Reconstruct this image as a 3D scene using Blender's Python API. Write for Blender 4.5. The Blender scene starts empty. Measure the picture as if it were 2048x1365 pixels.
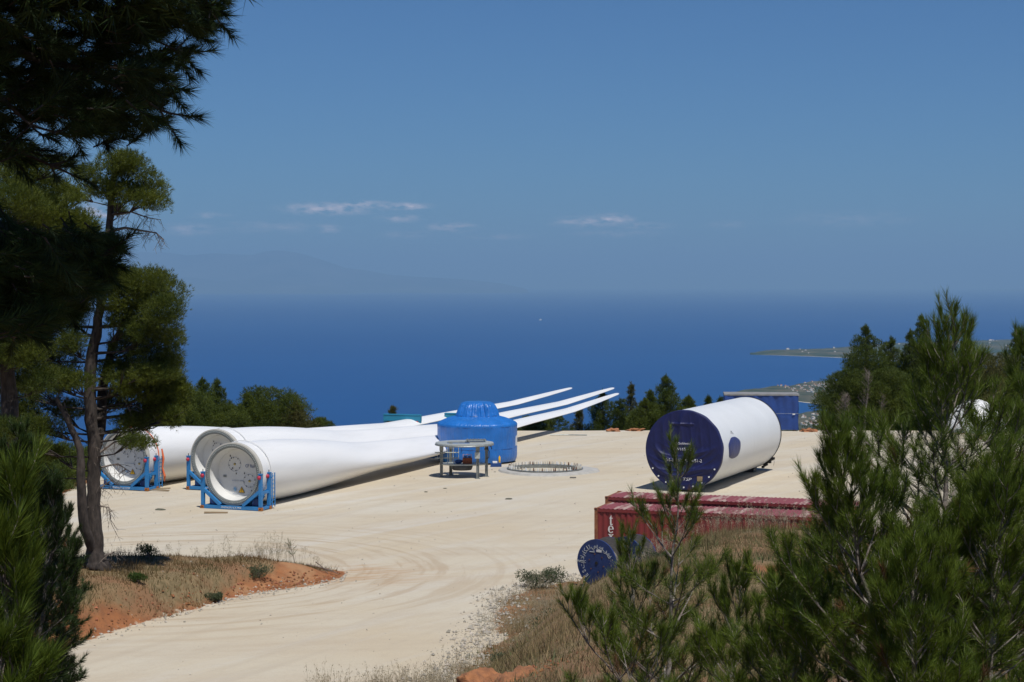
import bpy, bmesh, math, random
import numpy as np
from mathutils import Vector, Matrix, noise as mnoise

# ---------------------------------------------------------------- camera, world, sun, exposure
S = bpy.context.scene
COL = S.collection
R = math.radians
CH = 12.8                      # eye height above the gravel pad
F = 3600.0                     # focal length in pixels of the 2048 wide photograph
CX, CY, Y0 = 1024.0, 682.5, 567.0
PITCH = math.atan((CY - Y0) / F)
cam_d = bpy.data.cameras.new('camera'); cam = bpy.data.objects.new('camera', cam_d); COL.objects.link(cam)
cam.location = (0, 0, CH); cam.rotation_euler = (R(90) - PITCH, 0, 0)
cam_d.sensor_width = 36; cam_d.lens = F / 2048 * 36
cam_d.clip_start = 0.1; cam_d.clip_end = 400000
S.camera = cam
S.view_settings.view_transform = 'Standard'; S.view_settings.look = 'None'
S.view_settings.exposure = 0.0; S.view_settings.gamma = 1
S.cycles.max_bounces = 6; S.cycles.volume_bounces = 0; S.cycles.transparent_max_bounces = 8

SUN = Vector((0.20, -0.42, 1.0)).normalized()
ELEV = math.asin(SUN.z); AZ = math.atan2(SUN.x, SUN.y)
sl = bpy.data.lights.new('sun', 'SUN'); sl.energy = 4.3; sl.angle = R(0.53); sl.color = (1.0, 0.96, 0.90)
so = bpy.data.objects.new('sun', sl); COL.objects.link(so)
so.rotation_euler = (-SUN).to_track_quat('-Z', 'Y').to_euler(); so.location = (20, -20, 80)

W = bpy.data.worlds.new('World'); S.world = W; W.use_nodes = True
def setup_world():
    nt = W.node_tree; nt.nodes.clear()
    N = nt.nodes.new; L = nt.links.new
    sky = N('ShaderNodeTexSky'); sky.sky_type = 'NISHITA'; sky.sun_disc = False
    sky.sun_elevation = ELEV; sky.sun_rotation = AZ
    sky.altitude = 600; sky.air_density = 1.0; sky.dust_density = 0.2; sky.ozone_density = 4.0
    bg = N('ShaderNodeBackground'); bg.inputs['Strength'].default_value = 0.055
    out = N('ShaderNodeOutputWorld')
    # thin fair weather clouds low over the sea, placed by direction (x/y, z/y)
    tc = N('ShaderNodeTexCoord'); sep = N('ShaderNodeSeparateXYZ'); L(tc.outputs['Generated'], sep.inputs[0])
    ymax = N('ShaderNodeMath'); ymax.operation = 'MAXIMUM'; ymax.inputs[1].default_value = 0.05; L(sep.outputs['Y'], ymax.inputs[0])
    u = N('ShaderNodeMath'); u.operation = 'DIVIDE'; L(sep.outputs['X'], u.inputs[0]); L(ymax.outputs[0], u.inputs[1])
    v = N('ShaderNodeMath'); v.operation = 'DIVIDE'; L(sep.outputs['Z'], v.inputs[0]); L(ymax.outputs[0], v.inputs[1])
    uv = N('ShaderNodeCombineXYZ'); L(u.outputs[0], uv.inputs[0]); L(v.outputs[0], uv.inputs[1])
    blobs = [(195, 428, 70, 26, 1.0), (660, 418, 120, 16, .8), (720, 410, 80, 10, .85), (812, 413, 60, 9, 1.0), (800, 438, 60, 10, .5),
             (655, 458, 34, 12, .7), (905, 455, 60, 13, .7), (820, 470, 70, 10, .35), (540, 455, 130, 16, .3), (375, 460, 80, 16, .45),
             (420, 432, 50, 9, .35), (1170, 445, 80, 15, .75), (1225, 440, 50, 15, 1.0), (1290, 452, 70, 9, .5), (1460, 450, 60, 10, .25),
             (1700, 440, 160, 22, .2), (1240, 468, 120, 10, .3), (1000, 474, 90, 8, .3)]
    acc = None
    for (px, py, sx, sy, a) in blobs:
        s = N('ShaderNodeVectorMath'); s.operation = 'SUBTRACT'; L(uv.outputs[0], s.inputs[0])
        s.inputs[1].default_value = ((px - CX) / F, (Y0 - py) / F, 0)
        m = N('ShaderNodeVectorMath'); m.operation = 'MULTIPLY'; L(s.outputs[0], m.inputs[0]); m.inputs[1].default_value = (F / sx, F / sy, 0)
        l = N('ShaderNodeVectorMath'); l.operation = 'LENGTH'; L(m.outputs[0], l.inputs[0])
        r = N('ShaderNodeMapRange'); r.interpolation_type = 'SMOOTHSTEP'; L(l.outputs['Value'], r.inputs[0])
        r.inputs[1].default_value = 1.15; r.inputs[2].default_value = 0.0; r.inputs[3].default_value = 0; r.inputs[4].default_value = a
        if acc is None: acc = r.outputs[0]
        else:
            mx = N('ShaderNodeMath'); mx.operation = 'MAXIMUM'; L(acc, mx.inputs[0]); L(r.outputs[0], mx.inputs[1]); acc = mx.outputs[0]
    st = N('ShaderNodeVectorMath'); st.operation = 'MULTIPLY'; L(uv.outputs[0], st.inputs[0]); st.inputs[1].default_value = (60, 170, 1)
    no = N('ShaderNodeTexNoise'); no.inputs['Scale'].default_value = 1.6; no.inputs['Detail'].default_value = 7; no.inputs['Roughness'].default_value = .62
    L(st.outputs[0], no.inputs['Vector'])
    mr = N('ShaderNodeMapRange'); mr.inputs[1].default_value = .40; mr.inputs[2].default_value = .66; L(no.outputs['Fac'], mr.inputs[0])
    mm = N('ShaderNodeMath'); mm.operation = 'MULTIPLY'; L(mr.outputs[0], mm.inputs[0]); L(acc, mm.inputs[1])
    ms = N('ShaderNodeMath'); ms.operation = 'MULTIPLY'; L(mm.outputs[0], ms.inputs[0]); ms.inputs[1].default_value = .8
    mix = N('ShaderNodeMix'); mix.data_type = 'RGBA'
    tint = N('ShaderNodeMix'); tint.data_type = 'RGBA'; tint.blend_type = 'MULTIPLY'; tint.inputs[0].default_value = 1.0
    L(sky.outputs[0], tint.inputs[6]); tint.inputs[7].default_value = (0.46, 0.80, 1.2, 1)
    L(tint.outputs[2], mix.inputs[6]); mix.inputs[7].default_value = (27.0, 21, 20, 1); L(ms.outputs[0], mix.inputs[0])
    L(mix.outputs[2], bg.inputs['Color']); L(bg.outputs[0], out.inputs['Surface'])
setup_world()

# ---------------------------------------------------------------- pixel <-> world
def ray(px, py):
    x = (px - CX) / F; yv = -(py - CY) / F
    c, s = math.cos(PITCH), math.sin(PITCH)
    return Vector((x, c + yv * s, -s + yv * c))
def PZ(px, py, z=0.0):
    d = ray(px, py); t = (z - CH) / d.z
    return Vector((d.x * t, d.y * t, z))
def PD(px, py, d):
    r = ray(px, py); t = d / r.y
    return Vector((r.x * t, d, CH + r.z * t))

# ---------------------------------------------------------------- object helpers
def tag(o, label=None, cat=None, group=None, kind=None):
    if label: o['label'] = label
    if cat: o['category'] = cat
    if group: o['group'] = group
    if kind: o['kind'] = kind
    return o
def empty(name, loc=(0, 0, 0), rz=0.0, label=None, cat=None, group=None):
    o = bpy.data.objects.new(name, None); COL.objects.link(o); o.location = loc; o.rotation_euler = (0, 0, rz)
    o.empty_display_size = .3
    return tag(o, label, cat, group)
class MB:
    def __init__(s): s.v = []; s.f = []; s.m = []
    def add(s, vs, fs, mi=0, M=None):
        b = len(s.v)
        if M is not None: vs = [M @ Vector(p) for p in vs]
        s.v += [tuple(p) for p in vs]; s.f += [tuple(b + i for i in f) for f in fs]; s.m += [mi] * len(fs); return s
    def box(s, c, d, mi=0, rot=None, bev=0.0):
        x, y, z = d[0] / 2, d[1] / 2, d[2] / 2
        M = Matrix.Translation(c)
        if rot is not None: M = M @ rot
        if bev <= 0:
            vs = [(sx * x, sy * y, sz * z) for sx in (-1, 1) for sy in (-1, 1) for sz in (-1, 1)]
            fs = [(0, 1, 3, 2), (4, 6, 7, 5), (0, 4, 5, 1), (2, 3, 7, 6), (0, 2, 6, 4), (1, 5, 7, 3)]
            return s.add(vs, fs, mi, M)
        bm = bmesh.new(); bmesh.ops.create_cube(bm, size=1)
        for vv in bm.verts: vv.co = Vector((vv.co.x * d[0], vv.co.y * d[1], vv.co.z * d[2]))
        bmesh.ops.bevel(bm, geom=bm.edges[:], offset=bev, segments=2, affect='EDGES', profile=.7)
        bm.verts.index_update()
        s.add([v.co.copy() for v in bm.verts], [tuple(v.index for v in f.verts) for f in bm.faces], mi, M); bm.free(); return s
    def bar(s, a, b, w, h=None, mi=0, up=(0, 0, 1), ext=0.0):
        a, b = Vector(a), Vector(b); h = h or w; d = (b - a); L = d.length; d.normalize()
        u = Vector(up); 
        if abs(d.dot(u)) > .98: u = Vector((0, 1, 0))
        x = d.cross(u).normalized(); z = x.cross(d)
        M = Matrix((x, d, z)).transposed()
        return s.box((a + b) / 2, (w, L + 2 * ext, h), mi, M.to_4x4())
    def tube(s, pts, rad, n=8, mi=0, caps=True, closed=False):
        pts = [Vector(p) for p in pts]; k = len(pts)
        if not hasattr(rad, '__len__'): rad = [rad] * k
        vs = []; fs = []; px = None
        for i, p in enumerate(pts):
            if closed: d = pts[(i + 1) % k] - pts[i - 1]
            else: d = pts[min(i + 1, k - 1)] - pts[max(i - 1, 0)]
            if d.length < 1e-9: d = Vector((0, 0, 1))
            d.normalize()
            if px is None:
                px = d.cross(Vector((0, 0, 1)))
                if px.length < 1e-3: px = d.cross(Vector((0, 1, 0)))
            px = (px - d * px.dot(d)).normalized(); py = d.cross(px)
            for j in range(n):
                a = 2 * math.pi * j / n
                vs.append(p + (px * math.cos(a) + py * math.sin(a)) * rad[i])
        rings = k if closed else k - 1
        for i in range(rings):
            for j in range(n):
                i2 = (i + 1) % k
                fs.append((i * n + j, i * n + (j + 1) % n, i2 * n + (j + 1) % n, i2 * n + j))
        if caps and not closed:
            fs.append(tuple(reversed(range(n)))); fs.append(tuple((k - 1) * n + j for j in range(n)))
        return s.add(vs, fs, mi)
    def lathe(s, prof, n=48, mi=0, M=None, caps=True):
        vs = []; fs = []; k = len(prof)
        for (r, z) in prof:
            for j in range(n):
                a = 2 * math.pi * j / n; vs.append((r * math.cos(a), r * math.sin(a), z))
        for i in range(k - 1):
            for j in range(n): fs.append((i * n + j, i * n + (j + 1) % n, (i + 1) * n + (j + 1) % n, (i + 1) * n + j))
        if caps:
            if prof[0][0] > 1e-6: fs.append(tuple(reversed(range(n))))
            if prof[-1][0] > 1e-6: fs.append(tuple((k - 1) * n + j for j in range(n)))
        return s.add(vs, fs, mi, M)
    def prism(s, poly, a, b, mi=0, M=None):
        """extrude the polygon (list of x,y) from z=a to z=b"""
        n = len(poly); vs = [(x, y, a) for x, y in poly] + [(x, y, b) for x, y in poly]
        fs = [tuple(reversed(range(n))), tuple(range(n, 2 * n))] + [(i, (i + 1) % n, n + (i + 1) % n, n + i) for i in range(n)]
        return s.add(vs, fs, mi, M)
    def build(s, name, mats, parent=None, smooth=None, label=None):
        me = bpy.data.meshes.new(name); me.from_pydata(s.v, [], s.f)
        if not isinstance(mats, (list, tuple)): mats = [mats]
        for m in mats: me.materials.append(m)
        if len(mats) > 1: me.polygons.foreach_set('material_index', s.m)
        if smooth is not None:
            me.polygons.foreach_set('use_smooth', [True] * len(me.polygons)); me.set_sharp_from_angle(angle=R(smooth))
        me.update()
        o = bpy.data.objects.new(name, me); COL.objects.link(o)
        if parent: o.parent = parent
        if label: o['label'] = label
        return o
def np_mesh(name, V, faces_n, mat, parent=None, smooth=False):
    """V: (N*k,3) vertices, every k consecutive ones form a face"""
    V = np.ascontiguousarray(V, dtype=np.float32).reshape(-1, 3); n = len(V); k = faces_n
    me = bpy.data.meshes.new(name)
    me.vertices.add(n); me.vertices.foreach_set('co', V.ravel())
    me.loops.add(n); me.loops.foreach_set('vertex_index', np.arange(n, dtype=np.int32))
    me.polygons.add(n // k); me.polygons.foreach_set('loop_start', np.arange(0, n, k, dtype=np.int32))
    try: me.polygons.foreach_set('loop_total', np.full(n // k, k, dtype=np.int32))
    except Exception: pass
    me.materials.append(mat); me.update(calc_edges=True)
    if smooth: me.polygons.foreach_set('use_smooth', [True] * (n // k))
    o = bpy.data.objects.new(name, me); COL.objects.link(o)
    if parent: o.parent = parent
    return o
def copy_tree(o, parent=None):
    c = o.copy(); COL.objects.link(c)
    if parent: c.parent = parent
    for ch in [x for x in o.children]: copy_tree(ch, c)
    return c
def text_mesh(body, size, name, mat, parent, M, extrude=.004, align='CENTER', shear=0.0, sx=1.0):
    cu = bpy.data.curves.new('t', 'FONT'); cu.body = body; cu.size = size; cu.align_x = align; cu.align_y = 'CENTER'
    cu.extrude = extrude; cu.shear = shear; cu.resolution_u = 3
    o = bpy.data.objects.new('t', cu); COL.objects.link(o)
    bpy.context.view_layer.update()
    me = bpy.data.meshes.new_from_object(o.evaluated_get(bpy.context.evaluated_depsgraph_get()))
    bpy.data.objects.remove(o)
    me.transform(M @ Matrix.Diagonal((sx, 1, 1, 1))); me.materials.clear(); me.materials.append(mat); me.name = name
    ob = bpy.data.objects.new(name, me); COL.objects.link(ob); ob.parent = parent
    return ob

# ---------------------------------------------------------------- materials
def mat(name, col, rough=.6, metal=0.0, spec=.5, var=0.0, vscale=3.0, bump=0.0, bscale=20.0, col2=None, detail=6, coords='Object', stretch=None,
        trans=0.0, island=0.0, coat=0.0, lo=.35, hi=.65):
    m = bpy.data.materials.new(name); m.use_nodes = True; nt = m.node_tree; N = nt.nodes.new; L = nt.links.new
    p = nt.nodes['Principled BSDF']
    p.inputs['Base Color'].default_value = (*col, 1); p.inputs['Roughness'].default_value = rough
    p.inputs['Metallic'].default_value = metal; p.inputs['Specular IOR Level'].default_value = spec
    p.inputs['Coat Weight'].default_value = coat
    src = None
    if var > 0 or col2 is not None or bump > 0:
        tc = N('ShaderNodeTexCoord'); vec = tc.outputs[coords]
        if stretch:
            mp = N('ShaderNodeMapping'); mp.inputs['Scale'].default_value = stretch; L(vec, mp.inputs[0]); vec = mp.outputs[0]
    if col2 is not None or var > 0:
        c2 = col2 if col2 is not None else tuple(c * (1 - var) for c in col)
        no = N('ShaderNodeTexNoise'); no.inputs['Scale'].default_value = vscale; no.inputs['Detail'].default_value = detail
        no.inputs['Roughness'].default_value = .6
        L(vec, no.inputs['Vector'])
        r = N('ShaderNodeMapRange'); r.inputs[1].default_value = lo; r.inputs[2].default_value = hi; L(no.outputs['Fac'], r.inputs[0])
        mx = N('ShaderNodeMix'); mx.data_type = 'RGBA'; L(r.outputs[0], mx.inputs[0])
        mx.inputs[6].default_value = (*col, 1); mx.inputs[7].default_value = (*c2, 1); src = mx.outputs[2]
    if island > 0:
        g = N('ShaderNodeNewGeometry'); hs = N('ShaderNodeHueSaturation')
        r1 = N('ShaderNodeMapRange'); L(g.outputs['Random Per Island'], r1.inputs[0]); r1.inputs[3].default_value = 1 - island; r1.inputs[4].default_value = 1 + island
        L(r1.outputs[0], hs.inputs['Value'])
        r2 = N('ShaderNodeMapRange'); L(g.outputs['Random Per Island'], r2.inputs[0]); r2.inputs[3].default_value = .515; r2.inputs[4].default_value = .485
        L(r2.outputs[0], hs.inputs['Hue'])
        if src is not None: L(src, hs.inputs['Color'])
        else: hs.inputs['Color'].default_value = (*col, 1)
        src = hs.outputs[0]
    if src is not None: L(src, p.inputs['Base Color'])
    if bump > 0:
        nb = N('ShaderNodeTexNoise'); nb.inputs['Scale'].default_value = bscale; nb.inputs['Detail'].default_value = 5; L(vec, nb.inputs['Vector'])
        b = N('ShaderNodeBump'); b.inputs['Strength'].default_value = bump; b.inputs['Distance'].default_value = .02
        L(nb.outputs['Fac'], b.inputs['Height']); L(b.outputs[0], p.inputs['Normal'])
    if trans > 0:
        t = N('ShaderNodeBsdfTranslucent'); ms = N('ShaderNodeMixShader'); ms.inputs[0].default_value = trans
        if src is not None: L(src, t.inputs['Color'])
        else: t.inputs['Color'].default_value = (*col, 1)
        L(p.outputs[0], ms.inputs[1]); L(t.outputs[0], ms.inputs[2]); L(ms.outputs[0], nt.nodes['Material Output'].inputs['Surface'])
    return m
M_ = {}
M_['white'] = mat('white_gelcoat', (.82, .82, .80), .32, var=.14, vscale=1.1, spec=.5, stretch=(1, .12, 1), lo=.45, hi=.8, detail=8)
M_['white_in'] = mat('white_laminate', (.66, .66, .63), .5, var=.08, vscale=1.2)
M_['rim_pale'] = mat('pale_laminate_edge', (.50, .48, .42), .6, var=.1)
M_['rim'] = mat('grey_flange', (.20, .215, .205), .45, var=.15, vscale=3)
M_['galv'] = mat('galvanised_steel', (.30, .32, .31), .5, metal=.55, var=.35, vscale=5, bump=.1)
M_['galv_light'] = mat('galvanised_plate', (.48, .51, .48), .5, metal=.3, var=.2, vscale=3)
M_['steel_dark'] = mat('dark_steel', (.08, .085, .09), .5, metal=.5, var=.3)
M_['blue'] = mat('blue_painted_steel', (.03, .21, .50), .4, var=.18, vscale=2.5)
M_['blue_dark'] = mat('dark_blue_motor', (.012, .06, .22), .45, var=.2)
M_['teal'] = mat('teal_painted_steel', (.02, .24, .38), .45, var=.15, vscale=2)
M_['orange'] = mat('orange_corner', (.5, .17, .03), .6, var=.4, vscale=9)
M_['red'] = mat('red_plastic', (.42, .02, .05), .45)
M_['yellow'] = mat('yellow_paint', (.75, .42, .01), .5)
M_['black'] = mat('black_rubber', (.015, .015, .016), .6)
M_['brass'] = mat('brass_fitting', (.42, .33, .12), .4, metal=.6)
M_['ink'] = mat('print_ink', (.12, .16, .30), .6)
M_['ink_soft'] = mat('faded_print', (.42, .46, .52), .6)
M_['ink_blue'] = mat('light_blue_print', (.25, .48, .72), .6)
M_['wood'] = mat('timber', (.32, .23, .13), .8, var=.3, vscale=8, stretch=(1, 8, 8))
M_['concrete'] = mat('concrete', (.44, .43, .40), .85, var=.25, vscale=1.4, bump=.4, bscale=14)
M_['rust'] = mat('rusty_bolt', (.16, .07, .04), .8, var=.4, vscale=12)
M_['bolt'] = mat('capped_bolt', (.55, .52, .44), .6, col2=(.17, .09, .055), vscale=.9, lo=.5, hi=.62, detail=2)
M_['paint_white'] = mat('white_paint', (.76, .76, .74), .6, var=.15, vscale=30)
M_['bark'] = mat('pine_bark', (.070, .055, .046), .9, col2=(.022, .017, .014), vscale=7, bump=.9, bscale=16, stretch=(1, 1, .35))
M_['bark_grey'] = mat('young_grey_bark', (.30, .27, .24), .85, col2=(.13, .10, .08), vscale=14, bump=.5, bscale=40)
M_['twig_dead'] = mat('dead_twig', (.22, .18, .15), .9, var=.3)

# ---------------------------------------------------------------- terrain
def sm(t): t = np.clip(t, 0, 1); return t * t * (3 - 2 * t)
def vnoise(x, y, s, seed=0):
    """cheap smooth value noise, vectorised"""
    x = np.asarray(x, float) / s + seed * 17.3; y = np.asarray(y, float) / s + seed * 5.7
    xi = np.floor(x); yi = np.floor(y); fx = x - xi; fy = y - yi
    fx = fx * fx * (3 - 2 * fx); fy = fy * fy * (3 - 2 * fy)
    def h(a, b):
        n = np.sin(a * 127.1 + b * 311.7 + seed * 74.7) * 43758.5453; return n - np.floor(n)
    return (h(xi, yi) * (1 - fx) + h(xi + 1, yi) * fx) * (1 - fy) + (h(xi, yi + 1) * (1 - fx) + h(xi + 1, yi + 1) * fx) * fy
def fbm(x, y, s, seed=0, o=4):
    r = 0; a = .5
    for i in range(o): r = r + a * (vnoise(x, y, s / 2 ** i, seed + i) - .5); a *= .5
    return r
def xe(y): return np.interp(y, [20, 45, 50, 57, 63, 70, 75, 78, 80], [-3.4, -2.9, -2.7, -2.3, -1.2, -.5, .1, 2.6, 4])
YB = ([-60, -35, -22, -15.9, -13.3, -10.9, -8.0, -7.2], [46, 51, 57.5, 63.6, 68.6, 74.0, 77.0, 78.4])
YT = ([-60, -35, -25, -17, -12, -9, -7.2], [68, 72, 74.5, 78.5, 81.5, 81, 79])
def left_mound(x, y):
    db = (y - np.interp(x, *YB)) * .75; dt = (np.interp(x, *YT) - y) * .9
    hm = np.interp(x, [-40, -25, -16, -12, -9, -7.2], [2.8, 2.0, 1.35, .95, .6, .15])
    return hm * sm(db / (1.7 + .5 * vnoise(x, y, 3, 5))) * sm(dt / 3.4), db, dt
def ground(x, y):
    x = np.asarray(x, float); y = np.asarray(y, float)
    PL = np.interp(y, [-60, -10, 0, 12, 30, 47, 55], [16, 12.4, 11.1, 9.0, 5.2, 1.5, 0])
    PLl = np.interp(y, [-60, -10, 0, 12, 30, 44], [16, 12.4, 11.1, 8.6, 4.2, 0])
    PR = np.interp(y, [-60, -10, 0, 12, 20, 30, 45, 62, 66, 71, 77], [16, 12.4, 11.1, 9.0, 7.8, 6.7, 5.6, 4.25, 3.6, 1.5, 0])
    a = sm((x + 9.5) / 3.0); base = PLl * (1 - a) + PL * a
    s = sm((x - xe(y)) / np.interp(y, [45, 52, 61], [6, 8.5, 9.8]))
    z = base * (1 - s) + np.maximum(PR, base) * s
    m, db, dt = left_mound(x, y)
    z = z + m
    hill = np.clip(z / 1.0, 0, 1)
    z = z + hill * (fbm(x, y, 5, 3) * .55 + fbm(x, y, .9, 9, 2) * .12)
    # pad: gentle unevenness
    z = z + (1 - hill) * (fbm(x, y, 9, 1, 3) * .10)
    xl = np.interp(y, [-60, 60, 82, 95, 105, 157], [-70, -60, -40, -31, -27.5, -27])
    dl = np.maximum(xl - x, 0) + np.maximum(-xl * 0, 0); df = np.maximum(y - 156.0, 0); dr = np.maximum(x - 46, 0) * .3
    dr = dr + np.maximum(x - 120, 0) * .5
    db2 = np.maximum(-60 - y, 0) * .0
    d = np.sqrt(dl ** 2 + df ** 2 + dr ** 2 + db2)
    drop = .52 * (np.sqrt(d * d + 4) - 2)
    out = np.clip(d / 6, 0, 1)
    z = z - drop + out * (fbm(x, y, 14, 21) * 1.5)
    return np.maximum(z, -602.5)
def build_ground():
    def axis(lo, a, b, hi, st):
        g = lambda st0, L: np.array(st0 * (np.power(1.13, np.arange(1, 200)) - 1) / .13)
        up = g(st, 0); up = b + up[up < hi - b]; dn = g(st, 0); dn = a - dn[dn < a - lo]
        return np.concatenate([dn[::-1], np.arange(a, b, st), up, [hi]])
    xs = axis(-3500, -40, 40, 3500, .4); ys = axis(-300, 40, 165, 3500, .4)
    X, Y = np.meshgrid(xs, ys); Z = ground(X, Y)
    nx, ny = len(xs), len(ys)
    m, db, dt = left_mound(X, Y)
    s = (X - xe(Y))
    edge = fbm(X, Y, 2.2, 31, 4)
    soil = np.zeros_like(X); grass = np.zeros_like(X); forest = np.zeros_like(X)
    bank = sm((db + .35 + edge * 1.4) / .35) * sm((dt + .5) / .6) * sm((-7.0 - X + edge * .8) / .5)
    soil = np.maximum(soil, bank)
    grass = np.maximum(grass, sm((db - 1.0 - edge * 2.6 - .9 * (X > -10.3) + 1.0 * np.exp(-((X + 12.2) / 1.5) ** 2)) / .5) * sm((dt + .3) / .6) * (X < -7.8))
    rm = sm((s - .3 + edge * 3.0) / .9) * (Y < 78 + edge * 4) * (Y > -400) * sm((79.0 - Y + edge * 4) / 1.5)
    soil = np.maximum(soil, rm)
    grass = np.maximum(grass, rm * sm((fbm(X, Y, 4.5, 44) + .25) / .09))
    hill = sm((Z - .25 + edge * .3) / .3) * (Y < 57) * (X <= xe(Y) + 1)
    soil = np.maximum(soil, hill); grass = np.maximum(grass, hill * .9)
    xl = np.interp(Y, [-60, 60, 82, 95, 105, 157], [-70, -60, -40, -31, -27.5, -27])
    o = np.maximum(np.maximum(xl - X, Y - 156.5), X - 46) + edge * 1.5
    forest = sm((o - .2) / 1.0); soil = np.maximum(soil, sm((o + .2) / .6))
    stain = np.exp(-(((X + 6.3) / 2.6) ** 2 + ((Y - 79.0) / 3.2) ** 2)) * 1.0
    V = np.stack([X, Y, Z], -1).reshape(-1, 3).astype(np.float32)
    i, j = np.meshgrid(np.arange(nx - 1), np.arange(ny - 1)); a = (j * nx + i).ravel()
    Fq = np.stack([a, a + 1, a + nx + 1, a + nx], -1)
    fc = (soil.ravel()[Fq].mean(1) < .5)
    M = ground_mat()
    obs = []
    for nm, sel in (('gravel_pad', fc), ('ground', ~fc)):
        q = Fq[sel]; used, inv = np.unique(q, return_inverse=True); inv = inv.reshape(q.shape)
        me = bpy.data.meshes.new(nm); me.vertices.add(len(used)); me.vertices.foreach_set('co', V[used].ravel())
        me.loops.add(inv.size); me.loops.foreach_set('vertex_index', inv.ravel().astype(np.int32))
        me.polygons.add(len(q)); me.polygons.foreach_set('loop_start', np.arange(0, inv.size, 4, dtype=np.int32))
        me.update(calc_edges=True); me.polygons.foreach_set('use_smooth', [True] * len(q))
        for an, arr in (('soil', soil), ('grass', grass), ('forest', forest), ('stain', stain)):
            at = me.attributes.new(an, 'FLOAT', 'POINT'); at.data.foreach_set('value', arr.ravel()[used].astype(np.float32))
        me.materials.append(M)
        o = bpy.data.objects.new(nm, me); COL.objects.link(o); tag(o, kind='structure'); obs.append(o)
    return obs
def ground_mat():
    m = bpy.data.materials.new('ground'); m.use_nodes = True; nt = m.node_tree; N = nt.nodes.new; L = nt.links.new
    p = nt.nodes['Principled BSDF']; p.inputs['Roughness'].default_value = .9; p.inputs['Specular IOR Level'].default_value = .15
    tc = N('ShaderNodeTexCoord')
    def noise(scale, detail=6, rough=.6, st=None, rot=0, dist=0):
        v = tc.outputs['Object']
        if st or rot:
            mp = N('ShaderNodeMapping'); mp.inputs['Rotation'].default_value = (0, 0, rot); L(v, mp.inputs[0]); v = mp.outputs[0]
            mp = N('ShaderNodeMapping'); mp.inputs['Scale'].default_value = st or (1, 1, 1); L(v, mp.inputs[0]); v = mp.outputs[0]
        n = N('ShaderNodeTexNoise'); n.inputs['Scale'].default_value = scale; n.inputs['Detail'].default_value = detail
        n.inputs['Roughness'].default_value = rough; n.inputs['Distortion'].default_value = dist; L(v, n.inputs['Vector']); return n.outputs['Fac']
    def rng(s, a, b, c=0, d=1):
        r = N('ShaderNodeMapRange'); L(s, r.inputs[0]); r.inputs[1].default_value = a; r.inputs[2].default_value = b
        r.inputs[3].default_value = c; r.inputs[4].default_value = d; return r.outputs[0]
    def mix(f, a, b, mode='MIX'):
        x = N('ShaderNodeMix'); x.data_type = 'RGBA'; x.blend_type = mode
        if isinstance(f, float): x.inputs[0].default_value = f
        else: L(f, x.inputs[0])
        for i, c in ((6, a), (7, b)):
            if isinstance(c, tuple): x.inputs[i].default_value = (*c, 1)
            else: L(c, x.inputs[i])
        return x.outputs[2]
    def mul(a, b):
        x = N('ShaderNodeMath'); x.operation = 'MULTIPLY'; L(a, x.inputs[0])
        if isinstance(b, float): x.inputs[1].default_value = b
        else: L(b, x.inputs[1])
        return x.outputs[0]
    def attr(n):
        a = N('ShaderNodeAttribute'); a.attribute_name = n; return a.outputs['Fac']
    # sand/gravel of the pad
    c = mix(rng(noise(.09, 5), .38, .62), (.535, .46, .335), (.56, .51, .405))
    c = mix(rng(noise(.5, 8, .65, (.12, 1, 1), R(-4), .6), .49, .70, 0, .6), c, (.47, .39, .285))     # cross-wise wheel marks
    c = mix(rng(noise(.75, 8, .62, (.07, 1, 1), R(-62), .4), .51, .68, 0, .55), c, (.46, .395, .30))    # marks along the road
    c = mix(rng(noise(.45, 6, .6, (.07, 1, 1), R(-55), .3), .50, .68, 0, .5), c, (.575, .56, .51))     # pale worn lanes
    # curved wheel marks that swing round the tip of the bank
    sx = N('ShaderNodeVectorMath'); sx.operation = 'SUBTRACT'; L(tc.outputs['Object'], sx.inputs[0]); sx.inputs[1].default_value = (-15.5, 79.5, 0)
    sp_ = N('ShaderNodeSeparateXYZ'); L(sx.outputs[0], sp_.inputs[0])
    fl = N('ShaderNodeCombineXYZ'); L(sp_.outputs[0], fl.inputs[0]); L(sp_.outputs[1], fl.inputs[1]); ln = N('ShaderNodeVectorMath'); ln.operation = 'LENGTH'; L(fl.outputs[0], ln.inputs[0])
    an = N('ShaderNodeMath'); an.operation = 'ARCTAN2'; L(sp_.outputs[1], an.inputs[0]); L(sp_.outputs[0], an.inputs[1])
    cv = N('ShaderNodeCombineXYZ'); L(ln.outputs['Value'], cv.inputs[0]); L(an.outputs[0], cv.inputs[1])
    nr = N('ShaderNodeTexNoise'); nr.inputs['Scale'].default_value = 1.5; nr.inputs['Detail'].default_value = 7; nr.inputs['Roughness'].default_value = .6; L(cv.outputs[0], nr.inputs['Vector'])
    ring = mul(rng(ln.outputs['Value'], 6.5, 8.5), rng(ln.outputs['Value'], 19.0, 11.0))
    c = mix(mul(mul(rng(nr.outputs['Fac'], .50, .60), ring), .75), c, (.42, .33, .225))
    c = mix(mul(attr('stain'), rng(noise(.9, 6, .65, (.25, 1, 1), R(-20), 1.6), .40, .60)), c, (.44, .285, .16))
    c = mix(rng(noise(14, 4, .7), .30, .75, .0, .30), c, (.34, .29, .23))
    c = mix(rng(noise(1.3, 7, .75, None, 0, .8), .52, .70, 0, .35), c, (.42, .35, .26))
    c = mix(rng(noise(3.1, 6, .75), .66, .74, .0, .35), c, (.33, .27, .21))
    # orange soil, dry grass litter, forest floor
    so = mix(rng(noise(1.7, 8, .7), .35, .68), (.33, .135, .055), (.20, .09, .045))
    so = mix(rng(noise(.6, 4), .5, .7, 0, .6), so, (.42, .25, .13))
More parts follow.
